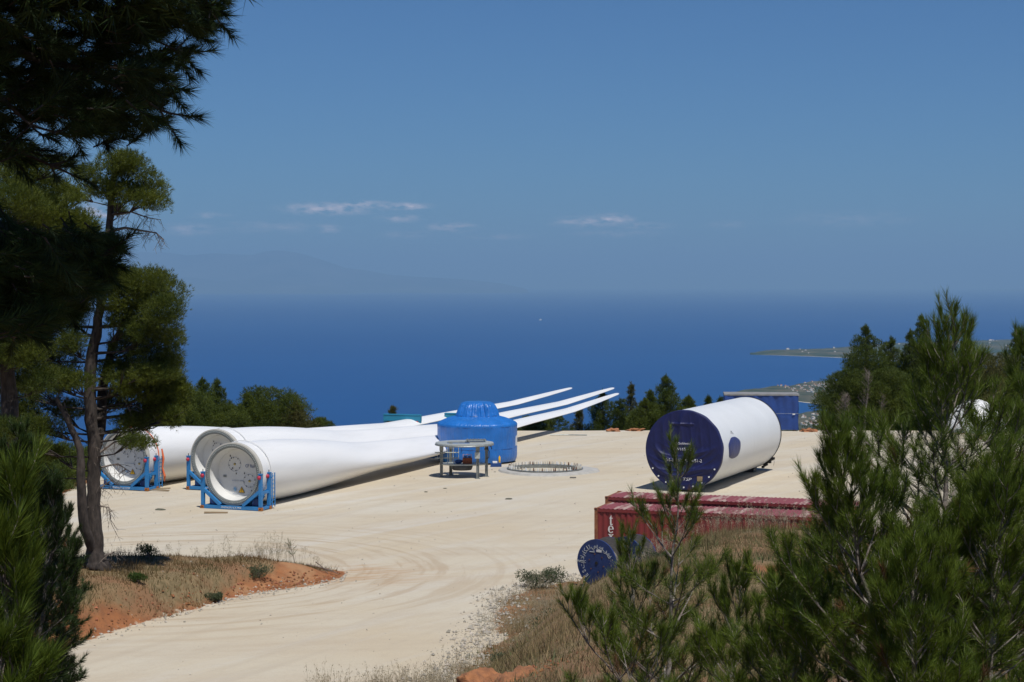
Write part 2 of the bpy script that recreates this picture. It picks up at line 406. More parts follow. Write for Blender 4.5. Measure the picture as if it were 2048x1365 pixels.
    gr = mix(rng(noise(2.6, 8, .7), .38, .62), (.24, .175, .095), (.15, .115, .06))
    gr = mix(rng(noise(.33, 4), .45, .62), gr, (.23, .13, .07))
    so = mix(attr('grass'), so, gr)
    so = mix(attr('forest'), so, mix(rng(noise(.4, 6, .7), .4, .6), (.055, .06, .03), (.11, .08, .045)))
    f = N('ShaderNodeMath'); f.operation = 'ADD'; L(attr('soil'), f.inputs[0]); L(rng(noise(3.2, 7, .7), .3, .7, -.3, .3), f.inputs[1])
    c = mix(rng(f.outputs[0], .35, .62), c, so)
    L(c, p.inputs['Base Color'])
    b = N('ShaderNodeBump'); b.inputs['Strength'].default_value = .55; b.inputs['Distance'].default_value = .05
    L(noise(5.5, 9, .75), b.inputs['Height']); L(b.outputs[0], p.inputs['Normal'])
    return m
build_ground()

# ---------------------------------------------------------------- sea, far coast, mountains
SEA = -600.0
def build_sea():
    mb = MB(); n = 180; Rr = 200000.0
    rings = [(0, 0)]
    vs = [(0, 0, SEA)]; rad = [3000, 15000, 60000, Rr]
    for r in rad:
        for j in range(n): a = 2 * math.pi * j / n; vs.append((r * math.cos(a), r * math.sin(a), SEA))
    fs = [(0, 1 + j, 1 + (j + 1) % n) for j in range(n)]
    for k in range(len(rad) - 1):
        b = 1 + k * n
        for j in range(n): fs.append((b + j, b + n + j, b + n + (j + 1) % n, b + (j + 1) % n))
    mb.add(vs, fs)
    m = bpy.data.materials.new('sea'); m.use_nodes = True; nt = m.node_tree; N = nt.nodes.new; L = nt.links.new
    p = nt.nodes['Principled BSDF']; p.inputs['Roughness'].default_value = .5; p.inputs['Specular IOR Level'].default_value = .12
    tc = N('ShaderNodeTexCoord'); mp = N('ShaderNodeMapping'); mp.inputs['Scale'].default_value = (.00006, .00022, 1); L(tc.outputs['Object'], mp.inputs[0])
    no = N('ShaderNodeTexNoise'); no.inputs['Scale'].default_value = 1.0; no.inputs['Detail'].default_value = 6; no.inputs['Distortion'].default_value = .6; L(mp.outputs[0], no.inputs['Vector'])
    mp2 = N('ShaderNodeMapping'); mp2.inputs['Scale'].default_value = (.0012, .0022, 1); L(tc.outputs['Object'], mp2.inputs[0])
    n2 = N('ShaderNodeTexNoise'); n2.inputs['Scale'].default_value = 1.0; n2.inputs['Detail'].default_value = 8; n2.inputs['Roughness'].default_value = .7; L(mp2.outputs[0], n2.inputs['Vector'])
    ad = N('ShaderNodeMath'); ad.operation = 'ADD'; L(no.outputs['Fac'], ad.inputs[0]); L(n2.outputs['Fac'], ad.inputs[1])
    r = N('ShaderNodeMapRange'); r.inputs[1].default_value = .7; r.inputs[2].default_value = 1.3; L(ad.outputs[0], r.inputs[0])
    mx = N('ShaderNodeMix'); mx.data_type = 'RGBA'; L(r.outputs[0], mx.inputs[0])
    mx.inputs[6].default_value = (.0035, .056, .195, 1); mx.inputs[7].default_value = (.005, .067, .220, 1)
    L(mx.outputs[2], p.inputs['Base Color'])
    o = mb.build('sea', m); tag(o, kind='structure')
build_sea()
mt_land = mat('coastal_land', (.035, .055, .03), .95, col2=(.12, .105, .065), vscale=.004, detail=10, spec=.05, coords='Object', lo=.42, hi=.64)
mt_sand = mat('coastal_sand', (.50, .46, .38), .9)
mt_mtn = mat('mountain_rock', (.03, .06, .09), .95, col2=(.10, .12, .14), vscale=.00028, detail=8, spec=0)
def land_point(px, t, fr, bk, relief, seed):
    yf = np.interp(px, *fr); yb = np.interp(px, *bk)
    p = PZ(px, yf + (yb - yf) * t, SEA)
    e = sm(min(t, 1 - t) / .12) if t > .03 else 0.0
    z = SEA + .6 + e * relief * (.55 + 1.4 * float(fbm(p.x, p.y, 900, seed, 4)) + .5 * float(fbm(p.x, p.y, 120, seed + 5, 2)))
    return Vector((p.x, p.y, max(z, SEA + .6)))
LANDS = [
    (([1500, 1508, 1560, 1620, 1690, 1800, 2100], [709.8, 710, 711.5, 713.5, 716.5, 722, 736]),
     ([1500, 1508, 1530, 1560, 1600, 1650, 1690, 1740, 1800, 2100], [709.2, 709, 706, 703, 700.5, 698, 694.5, 690, 686, 677]), (1500, 2100), 22, 3),
    (([1470, 1480, 1590, 1610, 1650, 1690, 1800, 2100], [795, 797, 803, 806, 810, 808, 815, 830]),
     ([1470, 1480, 1500, 1560, 1580, 1600, 1625, 1660, 1760, 2100], [791, 788, 785, 777, 774, 768, 763, 762, 764, 766]), (1470, 2100), 26, 7),
    (([1380, 1460, 2100], [960, 960, 960]),
     ([1380, 1460, 1600, 1615, 1650, 1690, 2100], [860, 832, 828, 824, 822, 825, 835]), (1380, 2100), 18, 11),
]
for fr, bk, (x0, x1), rel, sd in LANDS:
    mb = MB(); nx = 240; nt_ = 26; vs = []
    ts = [0, .028] + list(np.linspace(.06, 1, nt_ - 2))
    for i in range(nx + 1):
        px = x0 + (x1 - x0) * i / nx
        for t in ts: vs.append(land_point(px, t, fr, bk, rel, sd))
    fs = []; mi = []
    for i in range(nx):
        for k in range(len(ts) - 1):
            a = i * len(ts) + k; mb.f.append((a, a + len(ts), a + len(ts) + 1, a + 1)); mb.m.append(1 if k == 0 else 0)
    mb.v = [tuple(v) for v in vs]
    tag(mb.build('coast', [mt_land, mt_sand], smooth=40), kind='structure')

# houses of the far towns
def house_mesh(w, d, h, wall, roof, nm):
    mb = MB(); mb.box((0, 0, h / 2), (w, d, h), 0)
    r = h * .42; o = .5
    v = [(-w / 2 - o, -d / 2 - o, h), (w / 2 + o, -d / 2 - o, h), (w / 2 + o, d / 2 + o, h), (-w / 2 - o, d / 2 + o, h), (-w / 4, 0, h + r), (w / 4, 0, h + r)]
    mb.add(v, [(0, 1, 5, 4), (2, 3, 4, 5), (1, 2, 5), (3, 0, 4), (3, 2, 1, 0)], 1)
    for i in (-1, 0, 1): mb.box((i * w * .3, -d / 2 - .02, h * .55), (w * .12, .1, h * .3), 2)
    o = mb.build(nm, [wall, roof, M_['steel_dark']]); return o
mw = [mat('house_render', (.78, .76, .70), .8), mat('house_cream', (.66, .58, .46), .8)]
mr = [mat('roof_terracotta', (.36, .15, .08), .85, var=.2), mat('roof_pale', (.55, .45, .38), .85)]
protos = [house_mesh(13, 10, 7, mw[0], mr[0], 'house'), house_mesh(17, 11, 6, mw[0], mr[1], 'house'), house_mesh(11, 9, 8.5, mw[1], mr[0], 'house'), house_mesh(22, 12, 9, mw[0], mr[1], 'house')]
rng = random.Random(5)
def house_at(px, py, L, k, lab, grp, sc):
    fr, bk, _, rel, sd = LANDS[L]
    yf = np.interp(px, *fr); yb = np.interp(px, *bk); t = (py - yf) / (yb - yf)
    if t < .05 or t > .95: return
    p = land_point(px, t, fr, bk, rel, sd)
    if used_p[k]: o = protos[k].copy(); COL.objects.link(o)
    else: o = protos[k]; used_p[k] = True
    o.location = (p.x, p.y, p.z - .8); o.rotation_euler = (0, 0, rng.uniform(0, 3.14)); o.scale = (sc, sc, sc)
    o['label'] = lab; o['category'] = 'house'; o['group'] = grp
used_p = [False] * 4
for i in range(125):
    px = 1545 + 165 * rng.random() ** .75; py = rng.gauss(785, 11)
    if py < 768 or py > 803: continue
    house_at(px, py, 1, rng.choice([0, 0, 1, 2, 2, 3]), 'tiny pale house with tiled roof in the seaside town on the headland', 'houses of the headland town', rng.uniform(.5, .95))
for i in range(52):
    px = rng.uniform(1598, 1690); py = rng.uniform(829, 862)
    house_at(px, py, 2, rng.choice([0, 1, 2, 3]), 'tiny pale house scattered in the wooded land below the small bay', 'houses below the bay', rng.uniform(.5, .9))
for i in range(9):
    house_at(rng.uniform(1575, 1700), rng.uniform(699, 712), 0, rng.choice([1, 3]), 'tiny white building on the long flat spit of land', 'buildings on the spit', rng.uniform(.7, 1.2))
for i in range(26):
    house_at(rng.uniform(1760, 2045), rng.uniform(682, 700), 0, rng.choice([0, 1, 3]), 'tiny white building on the far shore behind the pine tops', 'buildings on the far shore', rng.uniform(.8, 1.4))

def ridge(nm, pts, Dc, Df, seed, xr):
    """a mountain range: crest line, foot in front and behind, with spurs"""
    mb = MB(); n = 260; rows = 16; vs = []
    for i in range(n + 1):
        px = xr[0] + (xr[1] - xr[0]) * i / n
        py = np.interp(px, [p[0] for p in pts], [p[1] for p in pts])
        c = PD(px, py, Dc)
        hc = c.z - SEA
        for k in range(rows + 1):
            t = k / rows                       # 0 front foot .. crest at .6 .. back foot 1
            y = Df + (Dc - Df) * min(t / .6, 1) + max(t - .6, 0) / .4 * (Dc - Df)
            prof = (t / .6) ** 1.15 if t <= .6 else 1 - (t - .6) / .4
            x = c.x * y / Dc
            w = math.sin(math.pi * min(1, t / .6)) if t < .6 else 0
            z = SEA + hc * (prof + .30 * w * float(fbm(x, y, 5200, seed, 4))) + (hc * .03 * float(fbm(x, y, 2500, seed + 3, 3)) if k == int(.6 * rows + .5) else 0)
            vs.append((x, y, max(SEA - 1, z)))
    for i in range(n):
        for k in range(rows):
            a = i * (rows + 1) + k; mb.f.append((a, a + rows + 1, a + rows + 2, a + 1)); mb.m.append(0)
    mb.v = vs
    tag(mb.build(nm, mt_mtn, smooth=60), kind='structure')
ridge('mountains', [(-300, 520), (100, 506), (250, 500), (336, 501), (376, 507), (433, 502), (467, 504), (506, 506), (529, 498), (557, 496), (580, 498), (614, 506), (648, 517), (693, 533), (727, 537), (778, 548), (835, 552), (920, 557), (1000, 566), (1050, 577), (1060, 584)], 128000, 113000, 4, (-300, 1058))
ridge('mountains', [(-300, 560), (200, 562), (328, 560), (373, 552), (404, 556), (444, 562), (495, 557), (535, 560), (608, 567), (690, 580), (720, 587.5)], 112000, 106500, 8, (-300, 718))
ridge('mountains', [(1900, 583), (1985, 580), (2048, 577), (2300, 570)], 150000, 140000, 12, (1900, 2300))

def ferry():
    p = PZ(1081, 641, SEA); e = empty('ferry', p, R(70), 'tiny white ferry far out on the open blue sea', 'boat')
    mb = MB(); hull = [(-60, -7), (35, -9), (62, 0), (35, 9), (-60, 7)]; mb.prism(hull, -1, 9); mb.build('hull', M_['paint_white'], e)
    mb = MB(); mb.box((-8, 0, 13), (78, 15, 8)); mb.box((10, 0, 20), (34, 13, 6)); mb.build('superstructure', M_['paint_white'], e)
    mb = MB(); mb.lathe([(3.5, 22), (3, 32)], 12, 0, Matrix.Translation((-20, 0, 0))); mb.build('funnel', M_['blue_dark'], e)
ferry()

def haze():
    mb = MB(); mb.box((0, 0, (2700 - 606) / 2), (440000, 440000, 2700 + 606)); 
    mb.v = [(x, y, z) for x, y, z in mb.v]
    m = bpy.data.materials.new('haze'); m.use_nodes = True; nt = m.node_tree
    nt.nodes.remove(nt.nodes['Principled BSDF'])
    v = nt.nodes.new('ShaderNodeVolumePrincipled'); v.inputs['Color'].default_value = (.40, .68, 1.0, 1); v.inputs['Density'].default_value = HAZE
    v.inputs['Anisotropy'].default_value = 0.0
    nt.links.new(v.outputs[0], nt.nodes['Material Output'].inputs['Volume'])
    o = mb.build('haze', m); tag(o, kind='stuff', label='thin blue haze over the sea and mountains')
HAZE = 2.0e-5
haze()

# ---------------------------------------------------------------- turbine blades on their transport frames
def text_plane(parent, body, size, name, m, at, right=(1, 0, 0), up=(0, 0, 1), **kw):
    r = Vector(right).normalized(); u = Vector(up).normalized(); n = r.cross(u)
    Mx = Matrix((r, u, n)).transposed().to_4x4(); Mx.translation = Vector(at)
    return text_mesh(body, size, name, m, parent, Mx, **kw)
RB = 1.78                                       # blade root radius
def blade(px, py, tipx, tipy, tipz, label, zc=2.0):
    """px,py: the foot of the root on the pad; the tip is given by its pixel and its height"""
    A = PZ(px, py); T = PZ(tipx, tipy, tipz)
    dv = Vector((T.x - A.x, T.y - A.y)); Lb = dv.length; th = math.atan2(dv.x, dv.y)
    e = empty('turbine_blade', (A.x, A.y, 0), -th, label, 'turbine blade', 'turbine blades lying on the pad')
    ns, nc = 90, 56; vs = []; fs = []
    ss = [(i / ns) ** 1.15 for i in range(ns + 1)]
    ss = [s * .9875 for s in ss] + [.9905, .9935, .9962, .9985, 1.0]; ns = len(ss) - 1
    for i, s in enumerate(ss):
        r = RB
        TH = np.interp(s, [0, .03, .10, .20, .30, .42, .47, .55, .65, .80, .95, .9875, .9905, .9935, .9962, .9985, 1.0], [2 * r, 2 * r, 2.78, 2.16, 1.76, 1.14, .62, .46, .40, .34, .22, .16, .15, .13, .10, .07, .01])
        zz = np.interp(s, [0, .05, .2, .3, .42, .55, .65, .8, 1.0], [zc, 1.85, 1.39, 1.24, 1.17, 1.36, 1.50, 1.62, tipz])
        TE = np.interp(s, [0, .03, .12, .22, .32, .41, .44, .47, .6, .75, .90, .95, .9875, .9905, .9935, .9962, .9985, 1.0], [r, r, 1.72, 1.72, 1.70, 1.62, 1.25, .95, .85, .72, .50, .38, .26, .23, .19, .14, .08, .01])
        LE = np.interp(s, [0, .03, .15, .3, .5, .75, .95, .9875, .9905, .9935, .9962, .9985, 1.0], [r, r, 1.55, 1.15, .78, .52, .30, .22, .20, .17, .13, .08, .01])
        b = float(sm((s - .03) / .22)); tw = -R(11) * b * (1 - .25 * s)
        for j in range(nc):
            a = 2 * math.pi * j / nc; c, q = math.cos(a), math.sin(a)
            u0, v0 = r * c, r * q
            cc = (c if c < 0 else c)
            u1 = cc * (TE if c > 0 else LE); v1 = q * TH / 2 * (1 - b * (.35 * max(c, 0) ** 1.0 - .08 * min(c, 0)))
            u = u0 * (1 - b) + u1 * b; v = v0 * (1 - b) + v1 * b if s > .03 else q * TH / 2
            x = u * math.cos(tw) - v * math.sin(tw); z = u * math.sin(tw) + v * math.cos(tw)
            vs.append((x, s * Lb, zz + z))
    for i in range(ns):
        for j in range(nc): fs.append((i * nc + j, (i + 1) * nc + j, (i + 1) * nc + (j + 1) % nc, i * nc + (j + 1) % nc))
    fs.append(tuple(ns * nc + j for j in reversed(range(nc))))
    mb = MB(); mb.add(vs, fs); mb.build('shell', M_['white'], e, smooth=45)
    Y = Matrix.Translation((0, 0, zc)) @ Matrix.Rotation(-math.pi / 2, 4, 'X')      # lathe z -> +y (into the blade)
    # inner wall and recessed end plate
    ri = RB - .27
    mb = MB(); mb.lathe([(ri, -.012), (ri, .16), (ri - .03, .20), (ri - .15, .74)], 72, 0, Y, caps=False); mb.build('inner_wall', M_['white_in'], e, smooth=40)
    mb = MB(); mb.lathe([(0.0, .76), (ri - .24, .76), (ri - .15, .71)], 72, 0, Y, caps=False); ep = mb.build('end_plate', M_['white_in'], e, smooth=30)
    mb = MB(); mb.lathe([(RB - .07, .10), (RB - .07, -.085), (RB - .22, -.085), (ri - .01, -.05), (ri - .01, -.01)], 96, 0, Y, caps=False)
    rg = mb.build('root_flange', M_['rim'], e, smooth=30)
    mb = MB(); mb.lathe([(RB + .012, .22), (RB + .012, -.06), (RB - .065, -.07)], 96, 0, Y, caps=False); mb.build('laminate_edge', M_['rim_pale'], e, smooth=30)
    mb = MB()
    for k in range(96):
        a = 2 * math.pi * k / 96; mb.lathe([(.026, -.08), (.026, -.12)], 6, 0, Y @ Matrix.Translation(((RB - .15) * math.cos(a), (RB - .15) * math.sin(a), 0)))
    mb.build('bolt_circle', M_['galv_light'], rg)
    yp = .745
    def circ(cx, cz, rr):
        m = MB(); pts = [(cx + rr * math.cos(t), yp - .005, zc + cz + rr * math.sin(t)) for t in np.linspace(0, 2 * math.pi, 49)[:-1]]
        m.tube(pts, .008, 4, closed=True)
        o = m.build('port_outline', M_['ink_soft'], ep)
        for t in range(8):
            a = t * math.pi / 4 + .2
            m = MB(); m.box((cx + rr * .93 * math.cos(a), yp - .008, zc + cz + rr * .93 * math.sin(a)), (.05, .02, .05), bev=.008); m.build('port_bolt', M_['steel_dark'], o)
        m = MB(); m.lathe([(.07, 0), (.07, .03), (.03, .05)], 12, 0, Matrix.Translation((cx, yp + .01, zc + cz)) @ Matrix.Rotation(math.pi / 2, 4, 'X')); m.build('port_cap', M_['brass'], o)
    circ(-.32, .48, .40); circ(.62, -.45, .38)
    text_plane(ep, 'CF Rail Tec', .26, 'maker_print', M_['ink'], (.85, yp - .01, zc + .40), (1, 0, 0), (0, 0, 1), sx=.8)
    text_plane(ep, '83-0127/1204B', .12, 'serial_print', M_['ink_soft'], (-.12, yp - .01, zc - .47), (1, 0, 0), (0, 0, 1))
    m = MB(); m.box((-.95, yp - .008, zc - .22), (.20, .01, .13)); m.build('type_plate', M_['galv'], ep)
    # warning triangle
    def tri(cx, cz, h, y0, y1, mm, nm, par):
        w = h * .58; Mx = Matrix.Rotation(math.pi / 2, 4, 'X'); m = MB()
        m.prism([(cx - w, cz - h / 2), (cx + w, cz - h / 2), (cx, cz + h / 2)], y0, y1, 0, Matrix.Translation((0, 0, 0)) @ Mx); return m.build(nm, mm, par)
    tx, tz = .12, zc - .96
    ws = tri(tx, tz, .36, -yp + .002, -yp + .012, M_['black'], 'warning_sign', ep); tri(tx, tz - .01, .29, -yp + .012, -yp + .018, M_['yellow'], 'sign_face', ws)
    m = MB(); m.box((tx, yp - .02, tz + .0), (.03, .012, .12)); m.box((tx, yp - .02, tz - .09), (.03, .012, .03)); m.build('exclamation_mark', M_['black'], ws)
    m = MB()
    for a in range(6):
        t = a * math.pi / 6; m.bar((-.30 + .13 * math.cos(t), yp - .006, tz + .02 + .13 * math.sin(t)), (-.30 - .13 * math.cos(t), yp - .006, tz + .02 - .13 * math.sin(t)), .022, .01)
    m.build('star_mark', M_['ink_blue'], ep)
    for cx in (-.30, .12):
        m = MB(); m.box((cx, yp - .006, tz - .25), (.30, .01, .025)); m.build('caption_print', M_['ink_soft'], ep)
    for (cx, cz) in ((.30, -.02), (-.6, .95), (-.52, .82), (.95, -1.1), (-.22, -.05), (-.45, .25), (.75, -1.0)):
        m = MB(); m.box((cx, yp - .008, zc + cz), (.05, .02, .09), bev=.01); m.build('fitting', M_['steel_dark'], ep)
    return e, A, th, Lb
bl = []
bl.append(blade(467, 1019, 1237, 787, 2.25, 'nearest white turbine blade, its open root end closest to the camera'))
bl.append(blade(432, 981, 1228, 776, 2.25, 'middle white turbine blade, its root half hidden behind the nearest one'))
bl.append(blade(248, 979, 1144, 776, 2.25, 'farthest left white turbine blade, its root behind the pine trunk'))

def rod(mb, a, b, r, n=8): mb.tube([a, b], r, n)
def root_frame(A, th, label, strap=False):
    e = empty('transport_frame', (A.x, A.y, 0), -th, label, 'transport frame', 'blue frames under the blade roots')
    y0, y1 = -.20, .80; W2 = 1.93; HP = 2.02
    for y in (y0, y1):
        mb = MB(); mb.box((0, y, .12), (2 * W2, .16, .20), bev=.012); b = mb.build('base_beam', M_['blue'], e)
        if y == y0:
            text_plane(b, 'ZHONGFU 6.X MW', .15, 'beam_lettering', M_['paint_white'], (0, y - .087, .12), (1, 0, 0), (0, 0, 1), extrude=.003)
    for y in (y0, y1):
        for sx in (-1, 1):
            mb = MB(); mb.box((sx * (W2 - .09), y, .22 + HP / 2 - .1), (.19, .18, HP - .2), bev=.012)
            mb.box((sx * (W2 - .09), y, HP + .05), (.22, .22, .06)); p = mb.build('post', M_['blue'], e)
            mb = MB(); rod(mb, (sx * (W2 - .09), y, HP + .06), (sx * (W2 - .09), y, HP + .22), .025); mb.build('pin', M_['steel_dark'], p)
            mb = MB(); mb.bar((sx * (W2 - .12), y, 1.12), (sx * .72, y, .25), .17, .17); mb.build('diagonal_brace', M_['blue'], e)
            if y == y0 or sx > 0:
                mb = MB(); q = Matrix.Translation((sx * (W2 - .12), y - .13, HP - .14))
                bmq = bmesh.new(); bmesh.ops.create_uvsphere(bmq, u_segments=14, v_segments=10, radius=.115, matrix=q); bmq.verts.index_update()
                mb.add([v.co.copy() for v in bmq.verts], [tuple(v.index for v in f.verts) for f in bmq.faces]); bmq.free(); mb.build('clamp_ball', M_['red'], e, smooth=60)
            mb = MB(); mb.box((sx * (W2 - .08), y - (.012 if y == y0 else -.012), .10), (.22, .19, .18), bev=.015); c = mb.build('corner_casting', M_['orange'], e)
            mb = MB(); mb.box((sx * (W2 - .08), y - (.108 if y == y0 else -.108), .10), (.08, .006, .07)); mb.build('casting_hole', M_['black'], c)
    for sx in (-1, 1):
        mb = MB()
        for z in (.12, 1.0): mb.box((sx * (W2 - .09), (y0 + y1) / 2, z), (.13, y1 - y0 - .18, .14))
        mb.build('side_rail', M_['blue'], e)
    for sx in (-.55, .55):
        mb = MB(); mb.box((sx, (y0 + y1) / 2, .12), (.16, y1 - y0 - .16, .16)); mb.build('cross_member', M_['blue'], e)
    # ladder on the right rear post
    mb = MB()
    for yy in (y1 + .13, y1 + .45): rod(mb, (W2 + .04, yy, .1), (W2 + .04, yy, HP + .02), .035)
    for k in range(8): rod(mb, (W2 + .04, y1 + .13, .25 + k * .23), (W2 + .04, y1 + .45, .25 + k * .23), .022)
    for z in (.4, 1.8): mb.box((W2 + .02, y1 + .10, z), (.06, .12, .06))
    mb.build('ladder', M_['blue'], e)
    for sx in (-1, 1):
        mb = MB(); mb.box((sx * 1.35, .3, .42), (.42, .5, .38), bev=.03); mb.build('drive_box', M_['blue_dark'], e)
    # curved saddle that carries the root
    mb = MB(); pts = [((RB + .10) * math.sin(a), (y0 + y1) / 2 + .25, 2.0 - (RB + .10) * math.cos(a)) for a in np.linspace(-.95, .95, 19)]
    for a, b in zip(pts, pts[1:]): mb.bar(a, b, .5, .07, up=(0, 1, 0))
    mb.v = [(x, y, z) for x, y, z in mb.v]; mb.build('saddle', M_['blue'], e)
    mb = MB(); mb.tube([(-(RB + .03) * math.cos(a), y1 + .35, 2.0 + (RB + .03) * math.sin(a)) for a in np.linspace(-.1, math.pi + .1, 40)], .03, 5)
    mb.build('lashing_strap', M_['paint_white'] if not strap else mat('orange_strap', (.75, .16, .05), .6), e)
    if strap:
        mb = MB(); mb.tube([(W2 + .10, y1 + .35, 2.5), (W2 + .20, y1 + .38, 1.9), (W2 + .14, y1 + .36, 1.3), (W2 + .26, y1 + .40, .8), (W2 + .18, y1 + .5, .45)], [.05, .07, .05, .08, .03], 6)
        mb.build('hanging_strap', bpy.data.materials['orange_strap'], e)
for i, (e, A, th, Lb) in enumerate(bl):
    root_frame(A, th, ['blue steel frame cradling the root of the nearest blade', 'blue steel frame under the middle blade root, partly hidden', 'blue steel frame at the far left with an orange strap hanging'][i], i == 2)

def tip_frame(px, py, d, rz, label):
    """teal frame that holds a blade further out; px,py the top left corner of its beam"""
    p = PD(px, py, d); e = empty('blade_support', (p.x, p.y, 0), rz, label, 'blade support', 'teal frames holding the outer blades')
    H = p.z; Wd = 3.25
    mb = MB(); mb.box((Wd / 2, 0, H - .28), (Wd, .35, .56), bev=.02); b = mb.build('beam', M_['teal'], e)
    mb = MB(); mb.box((Wd / 2, -.18, H - .04), (Wd, .06, .06)); mb.box((Wd / 2, -.18, H - .52), (Wd, .06, .06)); mb.build('beam_edge', M_['teal'], b)
    for x in (.12, Wd - .12):
        mb = MB(); mb.box((x, 0, (H - .1) / 2), (.22, .30, H - .1), bev=.02); mb.build('post', M_['teal'], e)
    mb = MB(); mb.box((Wd - .55, 0, H / 2 - .3), (.16, .26, H - .6)); mb.box((Wd + .22, 0, .9), (.4, .26, .16)); mb.box((Wd + .42, 0, .6), (.14, .26, 1.1))
    mb.build('bracket', M_['teal'], e)
    mb = MB(); mb.box((Wd / 2, 0, .1), (Wd + 1.2, 1.3, .2), bev=.02); mb.build('base_plate', M_['teal'], e)
    mb = MB(); mb.box((Wd - .35, -.17, H - .9), (.2, .12, .22), bev=.02); mb.box((Wd - .3, -.17, H - .6), (.2, .12, .14), bev=.02); mb.build('clamp', M_['red'], e)
tip_frame(768, 828, 149.0, R(-16), 'teal steel support frame across the farthest blade, left of the blue cover')
tip_frame(890, 826, 153.0, R(-16), 'teal steel support frame half hidden behind the blue wrapped hub')

# ---------------------------------------------------------------- blue wrapped rotor hub
def tarp_mat(name, col, fold=6.0, bump=.5, rough=.38, vec='Object', st=(1, 1, .12), spec=.5):
    m = mat(name, col, rough, var=.22, vscale=1.3, spec=spec); nt = m.node_tree; N = nt.nodes.new; L = nt.links.new
    tc = N('ShaderNodeTexCoord'); mp = N('ShaderNodeMapping'); mp.inputs['Scale'].default_value = st; L(tc.outputs[vec], mp.inputs[0])
    n = N('ShaderNodeTexNoise'); n.inputs['Scale'].default_value = fold; n.inputs['Detail'].default_value = 4; n.inputs['Distortion'].default_value = .5; L(mp.outputs[0], n.inputs['Vector'])
    b = N('ShaderNodeBump'); b.inputs['Strength'].default_value = bump; b.inputs['Distance'].default_value = .12; L(n.outputs['Fac'], b.inputs['Height'])
    L(b.outputs[0], nt.nodes['Principled BSDF'].inputs['Normal']); return m
M_['hubtarp'] = tarp_mat('blue_plastic_wrap', (.020, .17, .55), 7.0, .6, .33)
def hub():
    p0 = PZ(953, 931); r = 2.86; c = Vector((p0.x, p0.y + r, 0))
    e = empty('rotor_hub', c, 0, 'blue plastic wrapped rotor hub, drum with a gathered dome on top', 'rotor hub')
    rg = random.Random(3)
    n = 168; prof = []
    for t in np.linspace(0, 1, 14): prof.append((r - .10 * (1 - min(1, t * 9)) - .05 * math.sin(t * 3.1) * 0, .12 + 2.60 * t))
    prof += [(r - .04, 2.79)]
    for t in np.linspace(.06, 1, 10): prof.append((r - .06 - (r - 1.58) * t, 2.82 + .46 * t + .05 * math.sin(t * math.pi)))
    fo = [(rg.uniform(0, 6.28), rg.choice([9, 13, 17, 23, 31, 41]), rg.uniform(.3, 1)) for _ in range(9)]
    def fold(a): a = a % (2 * math.pi); return 1.9 * float(fbm(np.array(a * 9.0), np.array(0.3), 1.0, 6, 3)) + 2.0 * abs(float(fbm(np.array(a * 26.0), np.array(1.7), 1.0, 9, 2)))
    vs = []; K = len(prof)
    for i, (rr, z) in enumerate(prof):
        w = .035 if z < 2.7 else .075
        for j in range(n):
            a = 2 * math.pi * j / n; q = rr + w * fold(a + z * .06); dz = w * .6 * fold(a * 1.0 + 2) if z > 2.85 else 0
            vs.append((q * math.cos(a), q * math.sin(a), z + dz))
    fs = [(i * n + j, i * n + (j + 1) % n, (i + 1) * n + (j + 1) % n, (i + 1) * n + j) for i in range(K - 1) for j in range(n)]
    mb = MB(); mb.add(vs, fs); w = mb.build('drum_wrap', M_['hubtarp'], e, smooth=40)
    prof2 = [(1.60, 3.24), (1.50, 3.40), (1.40, 3.62), (1.30, 3.86), (1.20, 4.08), (1.12, 4.20), (.98, 4.27), (.75, 4.31), (.4, 4.30), (0.001, 4.26)]
    vs = []
    for i, (rr, z) in enumerate(prof2):
        w = [.05, .14, .19, .19, .15, .08, .06, .04, .02, 0][i]
        for j in range(n): a = 2 * math.pi * j / n; q = rr + w * fold(a); vs.append((q * math.cos(a), q * math.sin(a), z + (.03 * fold(a * 1 + 1) if i in (0, 5, 6) else 0)))
    K = len(prof2); fs = [(i * n + j, i * n + (j + 1) % n, (i + 1) * n + (j + 1) % n, (i + 1) * n + j) for i in range(K - 1) for j in range(n)]
    mb = MB(); mb.add(vs, fs); mb.build('dome_wrap', M_['hubtarp'], e, smooth=55)
    mb = MB(); mb.tube([(1.55 * math.cos(a), 1.55 * math.sin(a), 3.33) for a in np.linspace(0, 2 * math.pi, 60)[:-1]], .025, 5, closed=True); mb.build('tie_rope', M_['blue_dark'], e)
    mb = MB(); mb.lathe([(r - .35, 0), (r - .30, .14)], 60); mb.build('base_ring', M_['steel_dark'], e)
    mb = MB()
    for z in (1.05, 2.62): mb.tube([((r + .012) * math.cos(a), (r + .012) * math.sin(a), z) for a in np.linspace(0, 2 * math.pi, 100)[:-1]], .012, 4, closed=True)
    mb.build('binding_cord', M_['blue_dark'], e)
    q = PD(864, 895, c.y + .3) - c
    mb = MB(); mb.box((q.x, q.y, .95), (.75, .9, 1.5), bev=.2); mb.build('pitch_stub_cover', M_['hubtarp'], e, smooth=50)
    mb = MB(); a = R(-12); mb.box(((r + .01) * math.cos(a), (r + .01) * math.sin(a), 1.55), (.03, .5, .7), rot=Matrix.Rotation(a, 4, 'Z')); mb.build('pale_patch', M_['paint_white'], e)
hub()

